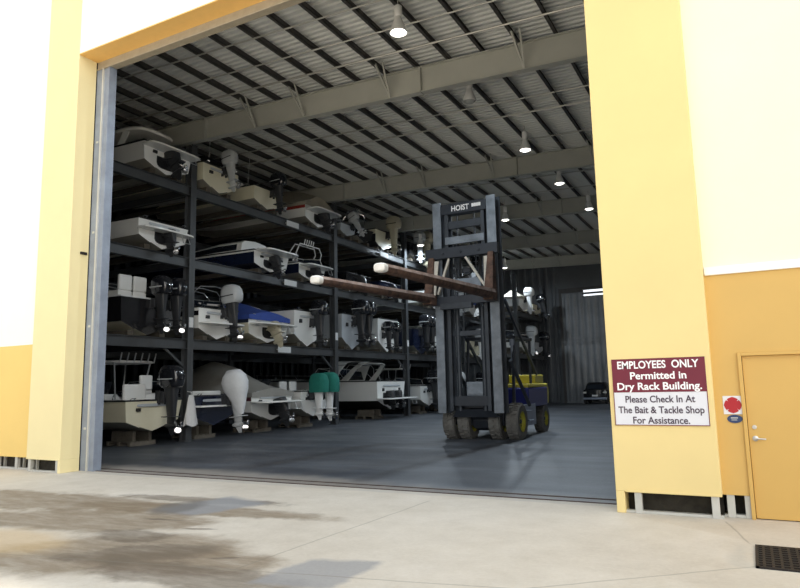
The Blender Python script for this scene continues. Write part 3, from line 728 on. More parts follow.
        b.box((.02, -.13, -.31), (.55, .13, -.285)); b.loft([[Vector((.12, -.02, -.58)), Vector((.12, .02, -.58)), Vector((.40, .02, -.58)), Vector((.40, -.02, -.58))], [Vector((.22, -.01, -.80)), Vector((.22, .01, -.80)), Vector((.36, .01, -.80)), Vector((.36, -.01, -.80))]])
        b.lathe([(0, 0), (.17, 0), (.17, .10), (0, .11)], (-.06, 0, .08), 'x', n=16)
        for sg in (-1, 1): b.tube([(-.04, sg*.20, .0), (.32, sg*.13, -.12)], .03)
        T = Matrix.Translation((.04, y, s.H*.50)) @ Matrix.Scale(sc, 4) @ Matrix.Rotation(-tilt, 4, 'Y')
        o = b.xf(T).build('outdrive', m, s.root, bevel=.006); prop((.52, 0, -.54), o, T, 'chrome'); return s
    def transom_kit(s, m='dark'):
        z = s.H
        MB().box((.0, -.30*s.B, z*.62), (.115, -.30*s.B + .16, z*.72)).build('vent_grille', m, s.root); MB().box((.0, .30*s.B - .16, z*.62), (.115, .30*s.B, z*.72)).build('vent_grille', m, s.root)
        for sg in (-1, 1): MB().tube([(.08, sg*s.B*.40, z - .02), (.16, sg*s.B*.40, z + .02), (.16, sg*s.B*.34, z + .02), (.08, sg*s.B*.34, z - .02)], .012, n=6).build('stern_cleat', 'chrome', s.root)
        MB().loft([sup(0, 0, .05, s.B*.30, 0, 16, 5), sup(.0, 0, .04, s.B*.26, .02, 16, 5)]).xf(Matrix.Translation((.11, 0, z*.80)) @ Matrix.Rotation(PI/2, 4, 'Y')).build('transom_panel', 'greyhull', s.root)
        return s
    def outboard(s, y=0., cow='motor_black', leg='leg_dark', sc=1.0, tilt=.0, x=.10, z=None, cap=None, wrap=False):
        z = s.H*.95 if z is None else z
        T = Matrix.Translation((x, y, z)) @ Matrix.Scale(sc, 4) @ Matrix.Rotation(-tilt, 4, 'Y')
        b = MB()
        b.loft([sup(.36, 0, .24, .17, .16, 14, 3), sup(.36, 0, .21, .14, .0, 14, 3), sup(.37, 0, .17, .10, -.4, 14, 2.6), sup(.38, 0, .15, .07, -.68, 14, 2.4), sup(.38, 0, .17, .05, -.84, 14, 2.2), sup(.36, 0, .13, .04, -.90, 14, 2.2)])
        b.lathe([(0, -.02), (.045, .03), (.075, .16), (.07, .42), (.05, .50), (0, .51)], (.12, 0, -.94), 'x', n=14)
        b.box((.12, -.14, -.70), (.66, .14, -.675))
        b.loft([[Vector((.24, -.018, -.98)), Vector((.24, .018, -.98)), Vector((.50, .018, -.98)), Vector((.50, -.018, -.98))], [Vector((.36, -.008, -1.20)), Vector((.36, .008, -1.20)), Vector((.48, .008, -1.20)), Vector((.48, -.008, -1.20))]])
        o = b.xf(T).build('outboard_motor', leg, s.root, bevel=.006)
        c = MB()
        pr = [(.14, .30, .19, .36), (.22, .37, .235, .37), (.40, .39, .25, .37), (.58, .37, .245, .36), (.70, .31, .21, .34), (.77, .20, .14, .31)]
        c.loft([sup(cx, 0, a, bb, zz, 18, 3.2) for zz, a, bb, cx in pr])
        cw = c.xf(T).build('cowling', cow, o, ang=50)
        if not wrap:
            MB().box((.05, -.253, .36), (.62, .253, .395)).xf(T).build('cowling_stripe', 'leg_dark' if cow != 'motor_black' else 'motor_grey', cw) if not cap else None
        if wrap:
            MB().loft([sup(cx, 0, a + .012*math.sin(i*2.3), bb, zz, 18, 2.6) for i, (zz, a, bb, cx) in enumerate(((-.62, .10, .07, .50), (-.35, .20, .14, .47), (-.05, .32, .22, .43), (.16, .42, .28, .38), (.42, .46, .31, .36), (.62, .40, .28, .36), (.80, .22, .16, .34)))]).xf(T).build('cloth_wrap', cow, o, ang=60)
        k = MB(); k.box((-.14, -.15, -.34), (.02, -.08, .06)).box((-.14, .08, -.34), (.02, .15, .06)).box((.0, -.13, -.3), (.2, .13, .02)); k.tube([(.0, 0, -.28), (.18, 0, .02)], .04)
        k.xf(T).build('clamp_bracket', 'leg_dark', o, bevel=.01)
        if cap:
            MB().loft([sup(.37, 0, a, bb, zz, 20, 3.0) for zz, a, bb in ((-.02, .42, .29), (.10, .44, .30), (.45, .44, .30), (.70, .36, .25), (.80, .20, .14))]).xf(T).build('canvas_cap', cap, o, ang=60)
        prop((.66, 0, -.94), o, T, 'chrome'); return s
    def antenna(s, pts=((.3, .5),), h=1.6):
        for u, yy in pts:
            x = s.xx(u, s.H); MB().tube([(x, yy*s.B/2, s.H), (x + .1, yy*s.B/2, s.H + h)], [.014, .006], n=6).build('antenna', 'placard', s.root)
        return s
    def bowrail(s):
        U = [.55, .65, .75, .85, .93, .985]
        for sg in (1, -1):
            pts = [(s.xx(u, s.st(u)[4]), sg*max(.02, s.st(u)[0] - .08), s.st(u)[4] + .28) for u in U]
            b = MB(); b.tube([(pts[0][0] + .25, pts[0][1], pts[0][2] - .28)] + pts, .014, n=6)
            for p in pts[1::2]: b.tube([p, (p[0] + .03, p[1], p[2] - .28)], .012, n=6)
            b.build('bow_rail', 'alu', s.root)
        return s
def prop(c, parent, T, m):
    b = MB(); c = Vector(c); b.lathe([(0, -.06), (.05, -.05), (.055, .08), (.03, .12), (0, .125)], c, 'x', n=12)
    for k in range(3):
        a = 2*PI*k/3 + .4; rows = []
        for r, w, tw in ((.045, .05, .9), (.10, .09, .75), (.16, .085, .6), (.195, .03, .5)):
            mid = Vector((0, r*math.cos(a), r*math.sin(a))); tan = Vector((0, -math.sin(a), math.cos(a)))
            d_ = Vector((math.sin(tw), 0, 0)) + tan*math.cos(tw)
            nrm = Vector((math.cos(tw), 0, 0)) - tan*math.sin(tw)
            rows.append([c + mid + d_*w + nrm*.004, c + mid - d_*w + nrm*.004, c + mid - d_*w - nrm*.004, c + mid + d_*w - nrm*.004])
        b.loft(rows)
    b.xf(T).build('propeller', m, parent)
# ------------------------------------------------------------------ the boats in the racks
BK = []          # bunks: (y, shelf z)
def on(level, h=.17): 
    return LV[level] + h
def bunk(y, level, B): BK.extend([(y - B*.27, LV[level]), (y + B*.27, LV[level])])
def keel(level, B, H): y = B*.27 - .11; return LV[level] + max(.012, .225 - H*.30*y/(B*.42))
def put(level, y, B, **k): bunk(y, level, B); return dict(y=y, z=keel(level, B, k.get('H', 1.1)), B=B, **k)
GT, GM, GL, GG = 'boats on the top rack shelf', 'boats on the middle rack shelf', 'boats on the low rack shelf', 'boats on the warehouse floor'
# top shelf
b = Boat('cabin_cruiser', 'white cuddy boat with a hard top, first on the top rack shelf', **put(3, 15.05, 2.15, L=7.4, H=.95, group=GT)); b.cabin(.44, .8, .45).hardtop(.25, .62, 3.0).platform(L=.6, z=.74, w=1.0).outdrive(0, tilt=.35, sc=1.15).transom_kit()
b = Boat('center_console_boat', 'cream centre console boat just right of the first rack post, top shelf', **put(3, 17.55, 1.95, L=6.4, H=1.0, side='cream', group=GT)); b.console().seats().ttop(.17, 1.30, 1.7, 1.3, 'dark', 0).antenna(((.2, .7),), 1.9).outboard(.15, 'motor_grey', 'motor_grey', .85, .15).transom_kit()
b = Boat('skiff', 'low cream skiff with a black outboard, third on the top shelf', **put(3, 20.3, 1.9, L=6.0, H=.85, side='cream', group=GT)); b.console(h=.6).seats(h=.4).outboard(.2, 'motor_black', 'leg_dark', .9, .05).antenna(((.1, -.6),), 1.3)
b = Boat('bowrider_boat', 'red and white bowrider boat under a beige canvas, top shelf', **put(3, 23.85, 2.3, L=7.0, H=1.0, side='gel', stripe='redhull', group=GT)); b.cover('beige', .85, .8, .22, .3).platform(L=.75, z=.62).outdrive(.1, 'leg_dark', .2, 1.1).transom_kit('redhull')
b = Boat('jon_boat', 'small flat grey boat right after the second rack post, top shelf', **put(3, 26.3, 1.4, L=5.2, H=.6, side='greyhull', group=GT)); b.seats(h=.3).outboard(.3, 'motor_grey', 'motor_grey', .75, .5)
b = Boat('wakeboard_boat', 'boat with a shiny chrome tower on the top shelf', **put(3, 27.9, 1.6, L=5.6, H=.7, side='blackhull', group=GT)); b.tower(.12, .9, 'chrome', 3)
b = Boat('center_console_boat', 'white hulled boat with a champagne coloured outboard, top shelf', **put(3, 29.9, 2.0, L=6.2, H=1.05, side='cream', low='dark', bot='dark', group=GT)); b.console().outboard(.3, 'motor_beige', 'motor_beige', 1.1, 0)
b = Boat('center_console_boat', 'dark hulled boat with a champagne outboard beside the mast, top shelf', **put(3, 33.9, 2.2, L=6.2, H=.95, side='blackhull', group=GT)); b.console().outboard(.35, 'motor_beige', 'motor_beige', 1.15, 0).outboard(-.45, 'motor_grey', 'motor_grey', .95, 0)
b = Boat('skiff', 'white skiff far along the top shelf, behind the forklift mast', **put(3, 38.0, 2.3, L=6.2, H=.95, group=GT)); b.console().outboard(0, 'motor_grey', 'motor_grey', 1., 0)
b = Boat('skiff', 'grey skiff far along the top shelf, seen through the forklift mast', **put(3, 42.6, 2.4, L=6.2, H=.95, side='greyhull', group=GT)); b.console().outboard(0, 'motor_black', 'leg_dark', 1., 0)
# middle shelf
b = Boat('deck_boat', 'low white boat with a black rub line, first on the middle shelf', **put(2, 14.95, 2.2, L=7.2, H=.92, group=GM, dead=.34)); b.platform(L=.5, z=.52, w=.95).outdrive(.1, 'leg_dark', .05, .95).transom_kit()
b = Boat('speedboat', 'long navy speedboat with a white deck, right of the first post on the middle shelf', **put(2, 20.5, 2.3, L=8.2, H=.80, side='gel', stripe='navy', low='navy', bot='navy', group=GM)); b.cabin(.10, .6, .52).platform(L=.8, z=.72).transom_kit().outdrive(0, tilt=.2)
b = Boat('wakeboard_boat', 'dark and white wakeboard boat with a rod tower behind the fork tip', **put(2, 23.3, 2.1, L=6.6, H=.75, side='gel', stripe='navy', low='navy', group=GM)); b.windshield(.16, .45, .9, 'gel').tower(.06, .85, 'placard', 5).platform(L=.7, z=.55).outdrive(0, tilt=.3)
b = Boat('runabout_boat', 'black runabout boat behind the left fork on the middle shelf', **put(2, 27.2, 2.4, L=6.4, H=.85, side='blackhull', deck='greyhull', group=GM)); b.windshield().outdrive()
b = Boat('runabout_boat', 'navy runabout boat behind the right fork on the middle shelf', **put(2, 30.4, 2.4, L=6.4, H=.85, side='navy', deck='greyhull', group=GM)); b.windshield().outdrive()
b = Boat('cabin_cruiser', 'white cabin boat seen through the mast, nearest of those on the middle shelf', **put(2, 36.2, 2.6, L=7, H=1.1, group=GM)); b.cabin().outboard(0, 'motor_black', 'leg_dark', 1., 0)
b = Boat('bowrider_boat', 'grey bowrider boat seen through the mast, middle shelf', **put(2, 39.2, 2.5, L=6.6, H=1.0, side='greyhull', group=GM)); b.windshield().outboard(0, 'motor_grey', 'motor_grey', 1., 0)
b = Boat('bowrider_boat', 'white bowrider boat with blue cover seen through the mast, middle shelf', **put(2, 42.9, 2.4, L=6.6, H=1.0, group=GM)); b.cover('bluecover', .7).outboard(0, 'motor_black', 'leg_dark', 1., 0)
# low shelf
b = Boat('bay_boat', 'black hulled boat with white seats and twin black outboards on the low shelf', **put(1, 14.45, 2.3, L=7.4, H=1.22, side='blackhull', bot='cream', group=GL, rail='placard', dead=.30)); b.console().seats(.06, (-.78, -.22), 'vinyl', .85, w=.5).outboard(.15, 'motor_black', 'leg_dark', .95, 0).outboard(.78, 'motor_black', 'leg_dark', .95, 0).antenna(((.02, .95),), .6)
b.bimini(.3, .55, 'dark', 1.0, False)
b = Boat('bowrider_boat', 'black and white bowrider boat with a thin bimini bow, behind the silver outboard', **put(1, 17.55, 2.1, L=6.6, H=1.15, side='gel', stripe='blackhull', low='gel', group=GL)); b.windshield(.22).bimini(.12, .75, 'beige', 1.3, False).platform(L=.6, z=.5).transom_kit().outboard(.25, 'motor_grey', 'leg_dark', 1.08, .08, z=1.12)
b = Boat('covered_speedboat', 'cream boat under a bright blue canvas cover on the low shelf', **put(1, 20.35, 2.6, L=7.2, H=1.05, side='gel', low='cream', bot='cream', stripe='navy', group=GL)); b.cover('bluecover', .75, .8, .30).platform(L=.75, z=.66).outdrive(.1, 'motor_beige', .35, 1.1).transom_kit()
b = Boat('cabin_cruiser', 'large white hull with a black outboard against the second rack post', **put(1, 23.0, 2.15, L=7.8, H=1.6, group=GL)); b.cabin(.4, .8, .35).outboard(.25, 'motor_black', 'leg_dark', 1.05, 0, z=1.2).transom_kit()
b = Boat('cabin_cruiser', 'grey hulled boat with twin black outboards right of the second post, low shelf', **put(1, 26.65, 2.15, L=7.6, H=1.75, side='greyhull', group=GL)); b.cabin(.4, .8, .4).outboard(.0, 'motor_black', 'leg_dark', 1.15, 0, z=1.5).outboard(.65, 'motor_black', 'leg_dark', 1.15, 0, z=1.5).transom_kit()
b = Boat('center_console_boat', 'white boat with a broad square transom under the forks, low shelf', **put(1, 30.1, 2.3, L=7.4, H=1.8, group=GL, tr='gel')); b.console().transom_kit().outboard(-.5, 'motor_black', 'leg_dark', .8, 0, z=.95).outboard(.3, 'motor_black', 'leg_dark', .8, 0, z=.95)
b = Boat('center_console_boat', 'navy boat with dark outboards at the left edge of the mast, low shelf', **put(1, 34.2, 2.4, L=7.4, H=1.5, side='navy', group=GL)); b.console().outboard(-.3, 'motor_black', 'leg_dark', 1.1, 0).outboard(.4, 'motor_black', 'leg_dark', 1.1, 0)
b = Boat('center_console_boat', 'white boat with a silver outboard seen through the mast, low shelf', **put(1, 38.0, 2.6, L=7.2, H=1.3, group=GL)); b.console().ttop(.34, 1.95, 1.8, 1.5).outboard(0, 'motor_grey', 'motor_grey', 1.1, 0)
b = Boat('bowrider_boat', 'cream bowrider boat seen through the mast, low shelf', **put(1, 42.6, 2.6, L=7.0, H=1.2, side='cream', group=GL)); b.windshield().outboard(0, 'motor_white', 'motor_white', 1.1, 0)
# floor level: boats on pallets and blocks
FZ = .46
def floor(y, B, x=-16.95, **k): return dict(y=y, z=FZ, B=B, x=x, **k)
b = Boat('center_console_boat', 'cream boat with a metal T-top on the floor beside the left door jamb', **floor(14.85, 2.35, L=7.4, H=1.02, side='cream', low='cream', group=GG)); b.console(.3).seats(.055, (-.65,), 'vinyl', .55, w=.85).seats(.14, (.35,), 'vinyl', .85).ttop(.22, 2.2, 1.7, 1.7, 'placard', 6).outboard(.25, 'motor_black', 'leg_dark', 1.12, 0, z=1.2, x=.15).transom_kit('iron').bench(.08)
b = Boat('bowrider_boat', 'navy boat with a white stern band on the floor right of the first rack post', **floor(17.55, 2.15, L=6.8, H=1.1, side='gel', stripe='gel', low='navy', bot='bottom', deck='navy', tr='navy', group=GG)); b.windshield().bench().platform(L=.6, z=.66, w=1.0).transom_kit().outboard(.15, 'motor_wrap', 'motor_grey', 1.1, .12, z=1.0, x=.5, wrap=True)
b = Boat('covered_cabin_boat', 'white boat under a big grey tarpaulin on the warehouse floor', **floor(20.7, 2.7, L=8.4, H=1.12, side='gel', stripe='maroon', low='gel', group=GG)); b.cover('tarp', 1.25, .9, .36, .2).platform(L=.85, z=.70, w=.98).outdrive(.25, 'leg_dark', .30, 1.2).transom_kit()
b = Boat('fishing_boat', 'white fishing boat whose twin outboards wear green canvas caps', **floor(23.55, 2.1, L=6.8, H=1.15, group=GG)); b.console().seats().outboard(-.35, 'motor_white', 'motor_white', 1.0, 0, z=1.05, x=.2, cap='green').outboard(.40, 'motor_white', 'motor_white', 1.05, 0, z=1.05, x=.2, cap='green').transom_kit()
b = Boat('sport_cruiser', 'long white sport cruiser with a swept radar arch on the floor by the third post', **floor(30.5, 3.2, L=9.2, H=1.55, side='gel', stripe='gel', low='gel', bot='dark', group=GG)); b.windshield(.40, .65, .9, 'gel', .8, 1.2).arch(.24, 1.05, 'gel', .8, .30).arch(.12, .95, 'gel', .9, .12).bimini(.2, .85, 'dark', 1.5).bench(.07).platform(L=1.0, z=.55, w=1.0).outdrive(-.4, tilt=.1).outdrive(.4, tilt=.1).bowrail().transom_kit()
b = Boat('center_console_boat', 'white boat with two dark outboards on the floor left of the forklift', **floor(35.2, 2.7, L=7.2, H=1.25, group=GG)); b.console().ttop(.34, 2.2, 1.8, 1.6).outboard(-.2, 'motor_black', 'leg_dark', 1.15, 0).outboard(.55, 'motor_black', 'leg_dark', 1.15, 0).transom_kit()
b = Boat('bowrider_boat', 'grey floor level boat seen between the forklift mast rails', **floor(38.6, 2.6, L=7.0, H=1.2, side='greyhull', group=GG)); b.windshield().outboard(0, 'motor_grey', 'motor_grey', 1.15, 0)
b = Boat('bowrider_boat', 'white floor level boat seen behind the right mast rail', **floor(42.8, 2.6, L=7.0, H=1.2, group=GG)); b.windshield().outboard(0, 'motor_black', 'leg_dark', 1.15, 0)
rack('boat_storage_rack', 'tall blue grey steel drystack rack full of boats along the left side', RX, 6.4, (10.3, 16.3, 25.3, 32.5, 40.8, 49.0), (LV[1], LV[2], LV[3]), BK, 10.4)
# second, shorter run of rack near the back wall
BK2 = []; LV2 = {1: 3.75, 2: 6.75}
def put2(level, y, B, **k): BK2.extend([(y - B*.27, LV2[level]), (y + B*.27, LV2[level])]); return dict(y=y, z=LV2[level] + .10, B=B, x=-14.25, group='boats in the rack near the back wall', **k)
b = Boat('bowrider_boat', 'white bowrider boat on the upper back shelf, beside the mast', **put2(2, 46.0, 2.4, L=2.2, H=1.0)); b.cover('beige', .6).outboard(0, 'motor_white', 'motor_white', 1., 0)
b = Boat('skiff', 'cream skiff with a black outboard at the end of the upper back shelf', **put2(2, 49.2, 2.3, L=2.2, H=.8, side='cream')); b.console(h=.6).outboard(.2, 'motor_black', 'leg_dark', 1., .2)
b = Boat('bowrider_boat', 'white boat with silver outboard on the lower back shelf, beside the mast', **put2(1, 46.0, 2.4, L=2.2, H=1.1)); b.windshield().outboard(0, 'motor_grey', 'motor_grey', 1.1, 0)
b = Boat('skiff', 'grey boat at the end of the lower back shelf', **put2(1, 49.3, 2.3, L=2.2, H=.9, side='greyhull')); b.console().outboard(.1, 'motor_black', 'leg_dark', 1.05, 0)
rack('boat_storage_rack', 'short dark rack run near the back wall, right of the forklift mast', -14.4, 2.3, (44.5, 51.3), (LV2[1], LV2[2]), BK2, 9.4)
# pallets and timber blocks under the floor boats
def pallet(x, y, label, h=.46):
    b = MB()
    for dx in (-.5, 0, .5): b.box((x + dx - .06, y - .5, .0), (x + dx + .06, y + .5, .12))
    for i in range(6): b.box((x - .58, y - .5 + i*.175, .12), (x + .58, y - .5 + i*.175 + .12, .145))
    for sy in (-.36, .26): b.box((x - .5, y + sy, .145), (x + .5, y + sy + .12, h))
    tag(b.build('wooden_pallet', 'wood', bevel=.004), label, 'pallet', 'pallets and blocks under the floor boats')
for y, l in ((14.85, 'wooden pallet with blocks under the cream boat by the door jamb'), (17.55, 'wooden pallet with blocks under the navy boat with the white stern'), (20.7, 'wooden pallet with blocks under the tarpaulin covered boat'), (23.55, 'wooden pallet with blocks under the boat with green motor caps'),
             (29.9, 'wooden pallet with blocks under the stern of the white sport cruiser'), (35.2, 'wooden pallet with blocks under the floor boat left of the forklift'), (38.6, 'wooden pallet with blocks under the grey boat behind the mast'), (42.8, 'wooden pallet with blocks under the floor boat behind the right mast rail')):
    pallet(-17.9, y, l)
pallet(-20.6, 29.9, 'wooden pallet with blocks under the middle of the white sport cruiser')
# placards on the beams, tags on the posts
for i, (y, l) in enumerate(((22.0, 3), (21.85, 2), (21.45, 1), (30.0, 3))):
    tag(MB().box((RX + .135, y - .42, LV[l] - .30), (RX + .145, y + .42, LV[l] - .06)).box((RX + .05, y - .4, LV[l] - .2), (RX + .136, y - .36, LV[l] - .16)).box((RX + .05, y + .36, LV[l] - .2), (RX + .136, y + .4, LV[l] - .16)).build('beam_placard', 'placard'),
        ('blank white placard on the top shelf beam below the red and white boat', 'blank white placard on the middle shelf beam below the rod tower boat', 'blank white placard on the low shelf beam below the blue covered boat', 'blank white placard on the top shelf beam above the forks')[i], 'placard', 'white placards on the rack')
for i, y in enumerate((16.3, 25.3, 32.5)):
    tag(MB().box((RX + .151, y - .10, 3.85), (RX + .162, y + .10, 4.2)).build('post_tag', 'placard', bevel=.004), ('white tag on the first rack post from the doorway', 'white tag on the second rack post from the doorway', 'white tag on the third rack post from the doorway')[i], 'tag', 'white tags on the rack posts')
# white cloth hanging on the first post
def rag():
    x, y, z = RX + .28, 16.2, 1.55; rings = []
    for k in range(9):
        t = k/8; w = .10 + .19*t**.8; r = []
        for j in range(18):
            a = 2*PI*j/18; f = 1 + .16*math.sin(a*5 + t*2)*t
            r.append(Vector((x + .05 + .10*math.sin(a)*(.4 + .7*t)*f, y + w*math.cos(a)*f, z - 1.0*t + .05*math.sin(a*3)*(k == 8))))
        rings.append(r)
    tag(MB().loft(rings).tube([(x - .12, y, z + .12), (x + .05, y, z + .10), (x + .06, y, z - .05)], .015).build('hanging_cloth', 'rag', ang=70), 'white cloth hanging on the foot of the first rack post', 'cloth')
rag()
# ------------------------------------------------------------------ forklift: world frame values, faces the doorway (-y)
def forklift():
    ox, oy = -7.55, 19.3
    t = thing('forklift', (ox, oy, 0), 'big dark marina forklift with raised rusty forks on the warehouse floor', 'forklift')
    W = Matrix.Translation((-ox, -oy, 0))
    def bd(b, n, m, p=None, bev=.008, ang=38): return b.xf(W).build(n, m, p or t, bevel=bev, ang=ang)
    yf = 18.55
    def ibeam(b, x0, x1, y0, y1, z0, z1, th=.05):
        xm = (x0 + x1)/2; b.box((x0 + .04, y0, z0), (x1 - .04, y0 + th, z1)); b.box((x0, y1 - th, z0), (x1, y1, z1), 1); b.box((xm - th/2, y0 + th, z0), (xm + th/2, y1 - th, z1), 1)  # front flange coloured as lit, web and rear flange as shaded
    for x0, x1 in ((-8.66, -8.30), (-6.83, -6.45)):
        o = MB(); ibeam(o, x0, x1, yf, yf + .36, .84, 7.50); r = bd(o, 'mast_rail', ['mast', 'mast_dark'])
        s = 1 if x0 < -8 else -1; xi = x1 + .02 if s > 0 else x0 - .02
        i = MB(); ibeam(i, min(xi, xi + s*.20), max(xi, xi + s*.20), yf + .06, yf + .32, .90, 7.2); bd(i, 'inner_mast_rail', ['mast_dark', 'lift'])
        c = MB(); xc = xi + s*.30; c.lathe([(.075, .9), (.075, 4.1), (.05, 4.12), (.05, 6.4)], (xc, yf + .28, 0), 'z', n=14); bd(c, 'lift_cylinder', 'mast_dark')
        k = MB(); xk = xi + s*.42
        for z in range(30): k.box((xk - .02, yf + .2, 4.6 + z*.085), (xk + .02, yf + .23, 4.6 + z*.085 + .07))
        k.box((xk - .012, yf + .205, 4.6), (xk + .012, yf + .225, 7.1)); bd(k, 'lift_chain', 'mast_dark', bev=0)
    c = bd(MB().box((-8.32, yf + .02, 7.08), (-6.81, yf + .34, 7.42)), 'top_crossbar', 'lift')
    tx = text('HOIST', -7.66, 7.25, .60, .17, yf + .02, 'letter', 'lettering', c, .022); tx.data.transform(W)
    mk = MB()
    for k in range(4): mk.box((-7.27 + k*.077, yf + .014, 7.215), (-7.20 + k*.077, yf + .022, 7.325))
    bd(mk.box((-7.27, yf + .016, 7.24), (-6.97, yf + .022, 7.30)), 'pale_mark', 'letter', c, 0)
    for z0, z1, y, m in ((6.62, 6.86, .10, 'mast_dark'), (6.10, 6.34, .02, 'mast'), (3.2, 3.36, .24, 'mast_dark'), (1.05, 1.35, .16, 'lift'), (5.2, 5.34, .26, 'mast_dark')):
        bd(MB().box((-8.22, yf + y, z0), (-6.90, yf + y + .12, z1)), 'mast_crossbar', m)
    h = MB()
    for k in range(3): h.tube([(-7.9 + k*.45, yf + .2, 6.5), (-7.8 + k*.42, yf + .14, 6.0), (-7.75 + k*.3, yf + .16, 5.2), (-7.7 + k*.28, yf + .25, 4.4)], .022, n=6)
    h.tube([(-8.05, yf + .2, 5.5), (-7.8, yf + .05, 5.0), (-7.4, yf + .05, 5.1), (-7.1, yf + .2, 5.6)], .022, n=6)
    bd(h, 'hydraulic_hose', 'rubber', bev=0)
    # carriage
    yc = yf - .16
    ca = MB(); ca.box((-8.80, yc - .08, 5.62), (-6.40, yc + .10, 5.95)); ca.box((-8.70, yc - .02, 4.15), (-6.48, yc + .10, 4.42)); ca.box((-8.72, yc, 4.2), (-8.45, yc + .1, 5.7)); ca.box((-6.75, yc, 4.2), (-6.48, yc + .1, 5.7))
    for x in (-8.2, -7.6, -7.0): ca.lathe([(0, 0), (.045, 0), (.045, -.03), (0, -.03)], (x, yc - .08, 5.78), 'y', n=10)
    c = bd(ca, 'carriage', 'lift')
    dg = MB(); dg.bar((-8.0, yc - .02, 5.6), (-8.42, yc - .02, 4.5), .09, .07); dg.bar((-7.45, yc - .02, 5.6), (-6.82, yc - .02, 4.6), .09, .07); bd(dg, 'carriage_strut', 'strap')
    bd(MB().box((-7.85, yc + .02, 4.55), (-7.0, yc + .3, 4.95)), 'hydraulic_block', 'mast')
    bd(MB().box((-8.35, yc - .06, 4.02), (-7.3, yc + .12, 4.2)), 'carriage_plate', 'mast_dark')
    bd(MB().box((-7.85, yf + .5, 1.35), (-6.98, yf + .95, 1.78)).box((-7.8, yf + .48, 1.40), (-7.05, yf + .5, 1.72)), 'oil_tank', 'mast')
    for x in (-8.58, -6.60):
        ye = 12.05 if x < -7.5 else 11.55
        up = MB(); up.loft([[Vector((x - .09, yc - .02, 5.66)), Vector((x + .09, yc - .02, 5.66)), Vector((x + .09, yc - .14, 5.66)), Vector((x - .09, yc - .14, 5.66))],
                            [Vector((x - .15, yc - .12, 4.16)), Vector((x + .15, yc - .12, 4.16)), Vector((x + .15, yc - .52, 4.16)), Vector((x - .15, yc - .52, 4.16))]])
        f = MB(); f.add([], [])
        rings = []
        for k in range(9):
            q = k/8; y = yc - .1 + (ye - yc + .1)*q; z = 4.36 - .20*q; hh = .145 - .055*q; ww = .15 - .02*q
            rings.append([Vector((v.x, y, v.y)) for v in sup(x, z, ww, hh, 0, 14, 3.2)])
        f.loft(rings); fk = bd(f, 'fork', 'rust', bev=0, ang=50)
        bd(up, 'fork_upright', 'rust', fk)
        bd(MB().bar((x - .17*(1 if x > -7.5 else -1), yc - .06, 5.55), (x - .12*(1 if x > -7.5 else -1), yc - .26, 4.45), .14, .05, up=(0, 1, 0)), 'upright_lining', 'strap', fk)
        tip = MB(); rr = []
        for y, s in ((ye + .11, 1.05), (ye + .02, 1.06), (ye - .04, 1.0), (ye - .07, .7)):
            rr.append([Vector((v.x, y, v.y)) for v in sup(x, 4.163, .132*s, .094*s, 0, 14, 3.2)])
        tip.loft(rr); bd(tip, 'fork_tip', 'forktip', fk, 0)
        side_strip = MB(); rr = []
        for k in range(7):
            q = .02 + .97*k/6; y = yc - .1 + (ye - yc + .1)*q; z = 4.36 - .20*q + .145 - .055*q
            ww = .15 - .02*q; hh = .145 - .055*q; zc = z - hh; rr.append([Vector((x + ww - .012, y, zc + hh*.18)), Vector((x + ww + .006, y, zc + hh*.2)), Vector((x + ww*.93, y, zc + hh*.90)), Vector((x + ww*.86, y, zc + hh*.88))])
        side_strip.loft(rr); bd(side_strip, 'fork_side_strip', 'fork_pale', fk, 0)  # pale strip along the upper side of each fork
    # wheels
    def wheel(x, y, r, w, name='wheel', face=1):
        p = []; 
        b = MB(); b.lathe([(r*.58, -w/2), (r*.93, -w/2), (r, -w*.38), (r, w*.38), (r*.93, w/2), (r*.58, w/2)], (x, y, r), 'x', n=36, caps=False)
        nl = 22
        for k in range(nl):
            a = 2*PI*k/nl
            for sx in (-1, 1):
                c = Vector((x + sx*w*.22, y + (r + .008)*math.cos(a + sx*.07), r + (r + .008)*math.sin(a + sx*.07))); d = Vector((0, math.cos(a), math.sin(a)))
                b.bar(c - d*.03, c + d*.012, w*.44, r*.13, up=(1, 0, 0)) if False else b.bar(c - Vector((w*.2, 0, 0)), c + Vector((w*.2, 0, 0)), r*.14, .04, up=d)
        o = bd(b, name, 'tyre', bev=0)
        q = MB(); q.lathe([(0, w*.30), (r*.20, w*.30), (r*.22, w*.22), (r*.5, w*.18), (r*.56, w*.40), (r*.62, w*.46), (r*.62, -w*.46), (r*.56, -w*.4), (r*.5, -w*.18), (0, -w*.2)], (x, y, r), 'x', n=28)
        rm = bd(q, 'wheel_rim', 'rim', o)
        n = MB()
        for k in range(8):
            a = 2*PI*k/8; n.lathe([(0, w*.26), (.018, w*.26), (.018, w*.18)], (x, y + r*.34*math.cos(a), r + r*.34*math.sin(a)), 'x', n=6)
        n.lathe([(0, w*.36), (r*.12, w*.36), (r*.14, w*.28)], (x, y, r), 'x', n=16); bd(n, 'wheel_hub', 'lift', o, 0)
    for x in (-8.52, -8.02, -7.0, -6.44): wheel(x, 19.55, .54, .38)
    for x in (-8.30, -6.62): wheel(x, 22.85, .46, .34)
    ax = MB(); ax.loft([[Vector((x, 19.55 + a*rr, .58 + c*rr)) for a, c in ((1, 0), (.7, .7), (0, 1), (-.7, .7), (-1, 0), (-.7, -.7), (0, -1), (.7, -.7))] for x, rr in ((-8.5, .16), (-7.9, .18), (-7.75, .32), (-7.3, .32), (-7.1, .18), (-6.5, .16))]); bd(ax, 'drive_axle', 'lift')
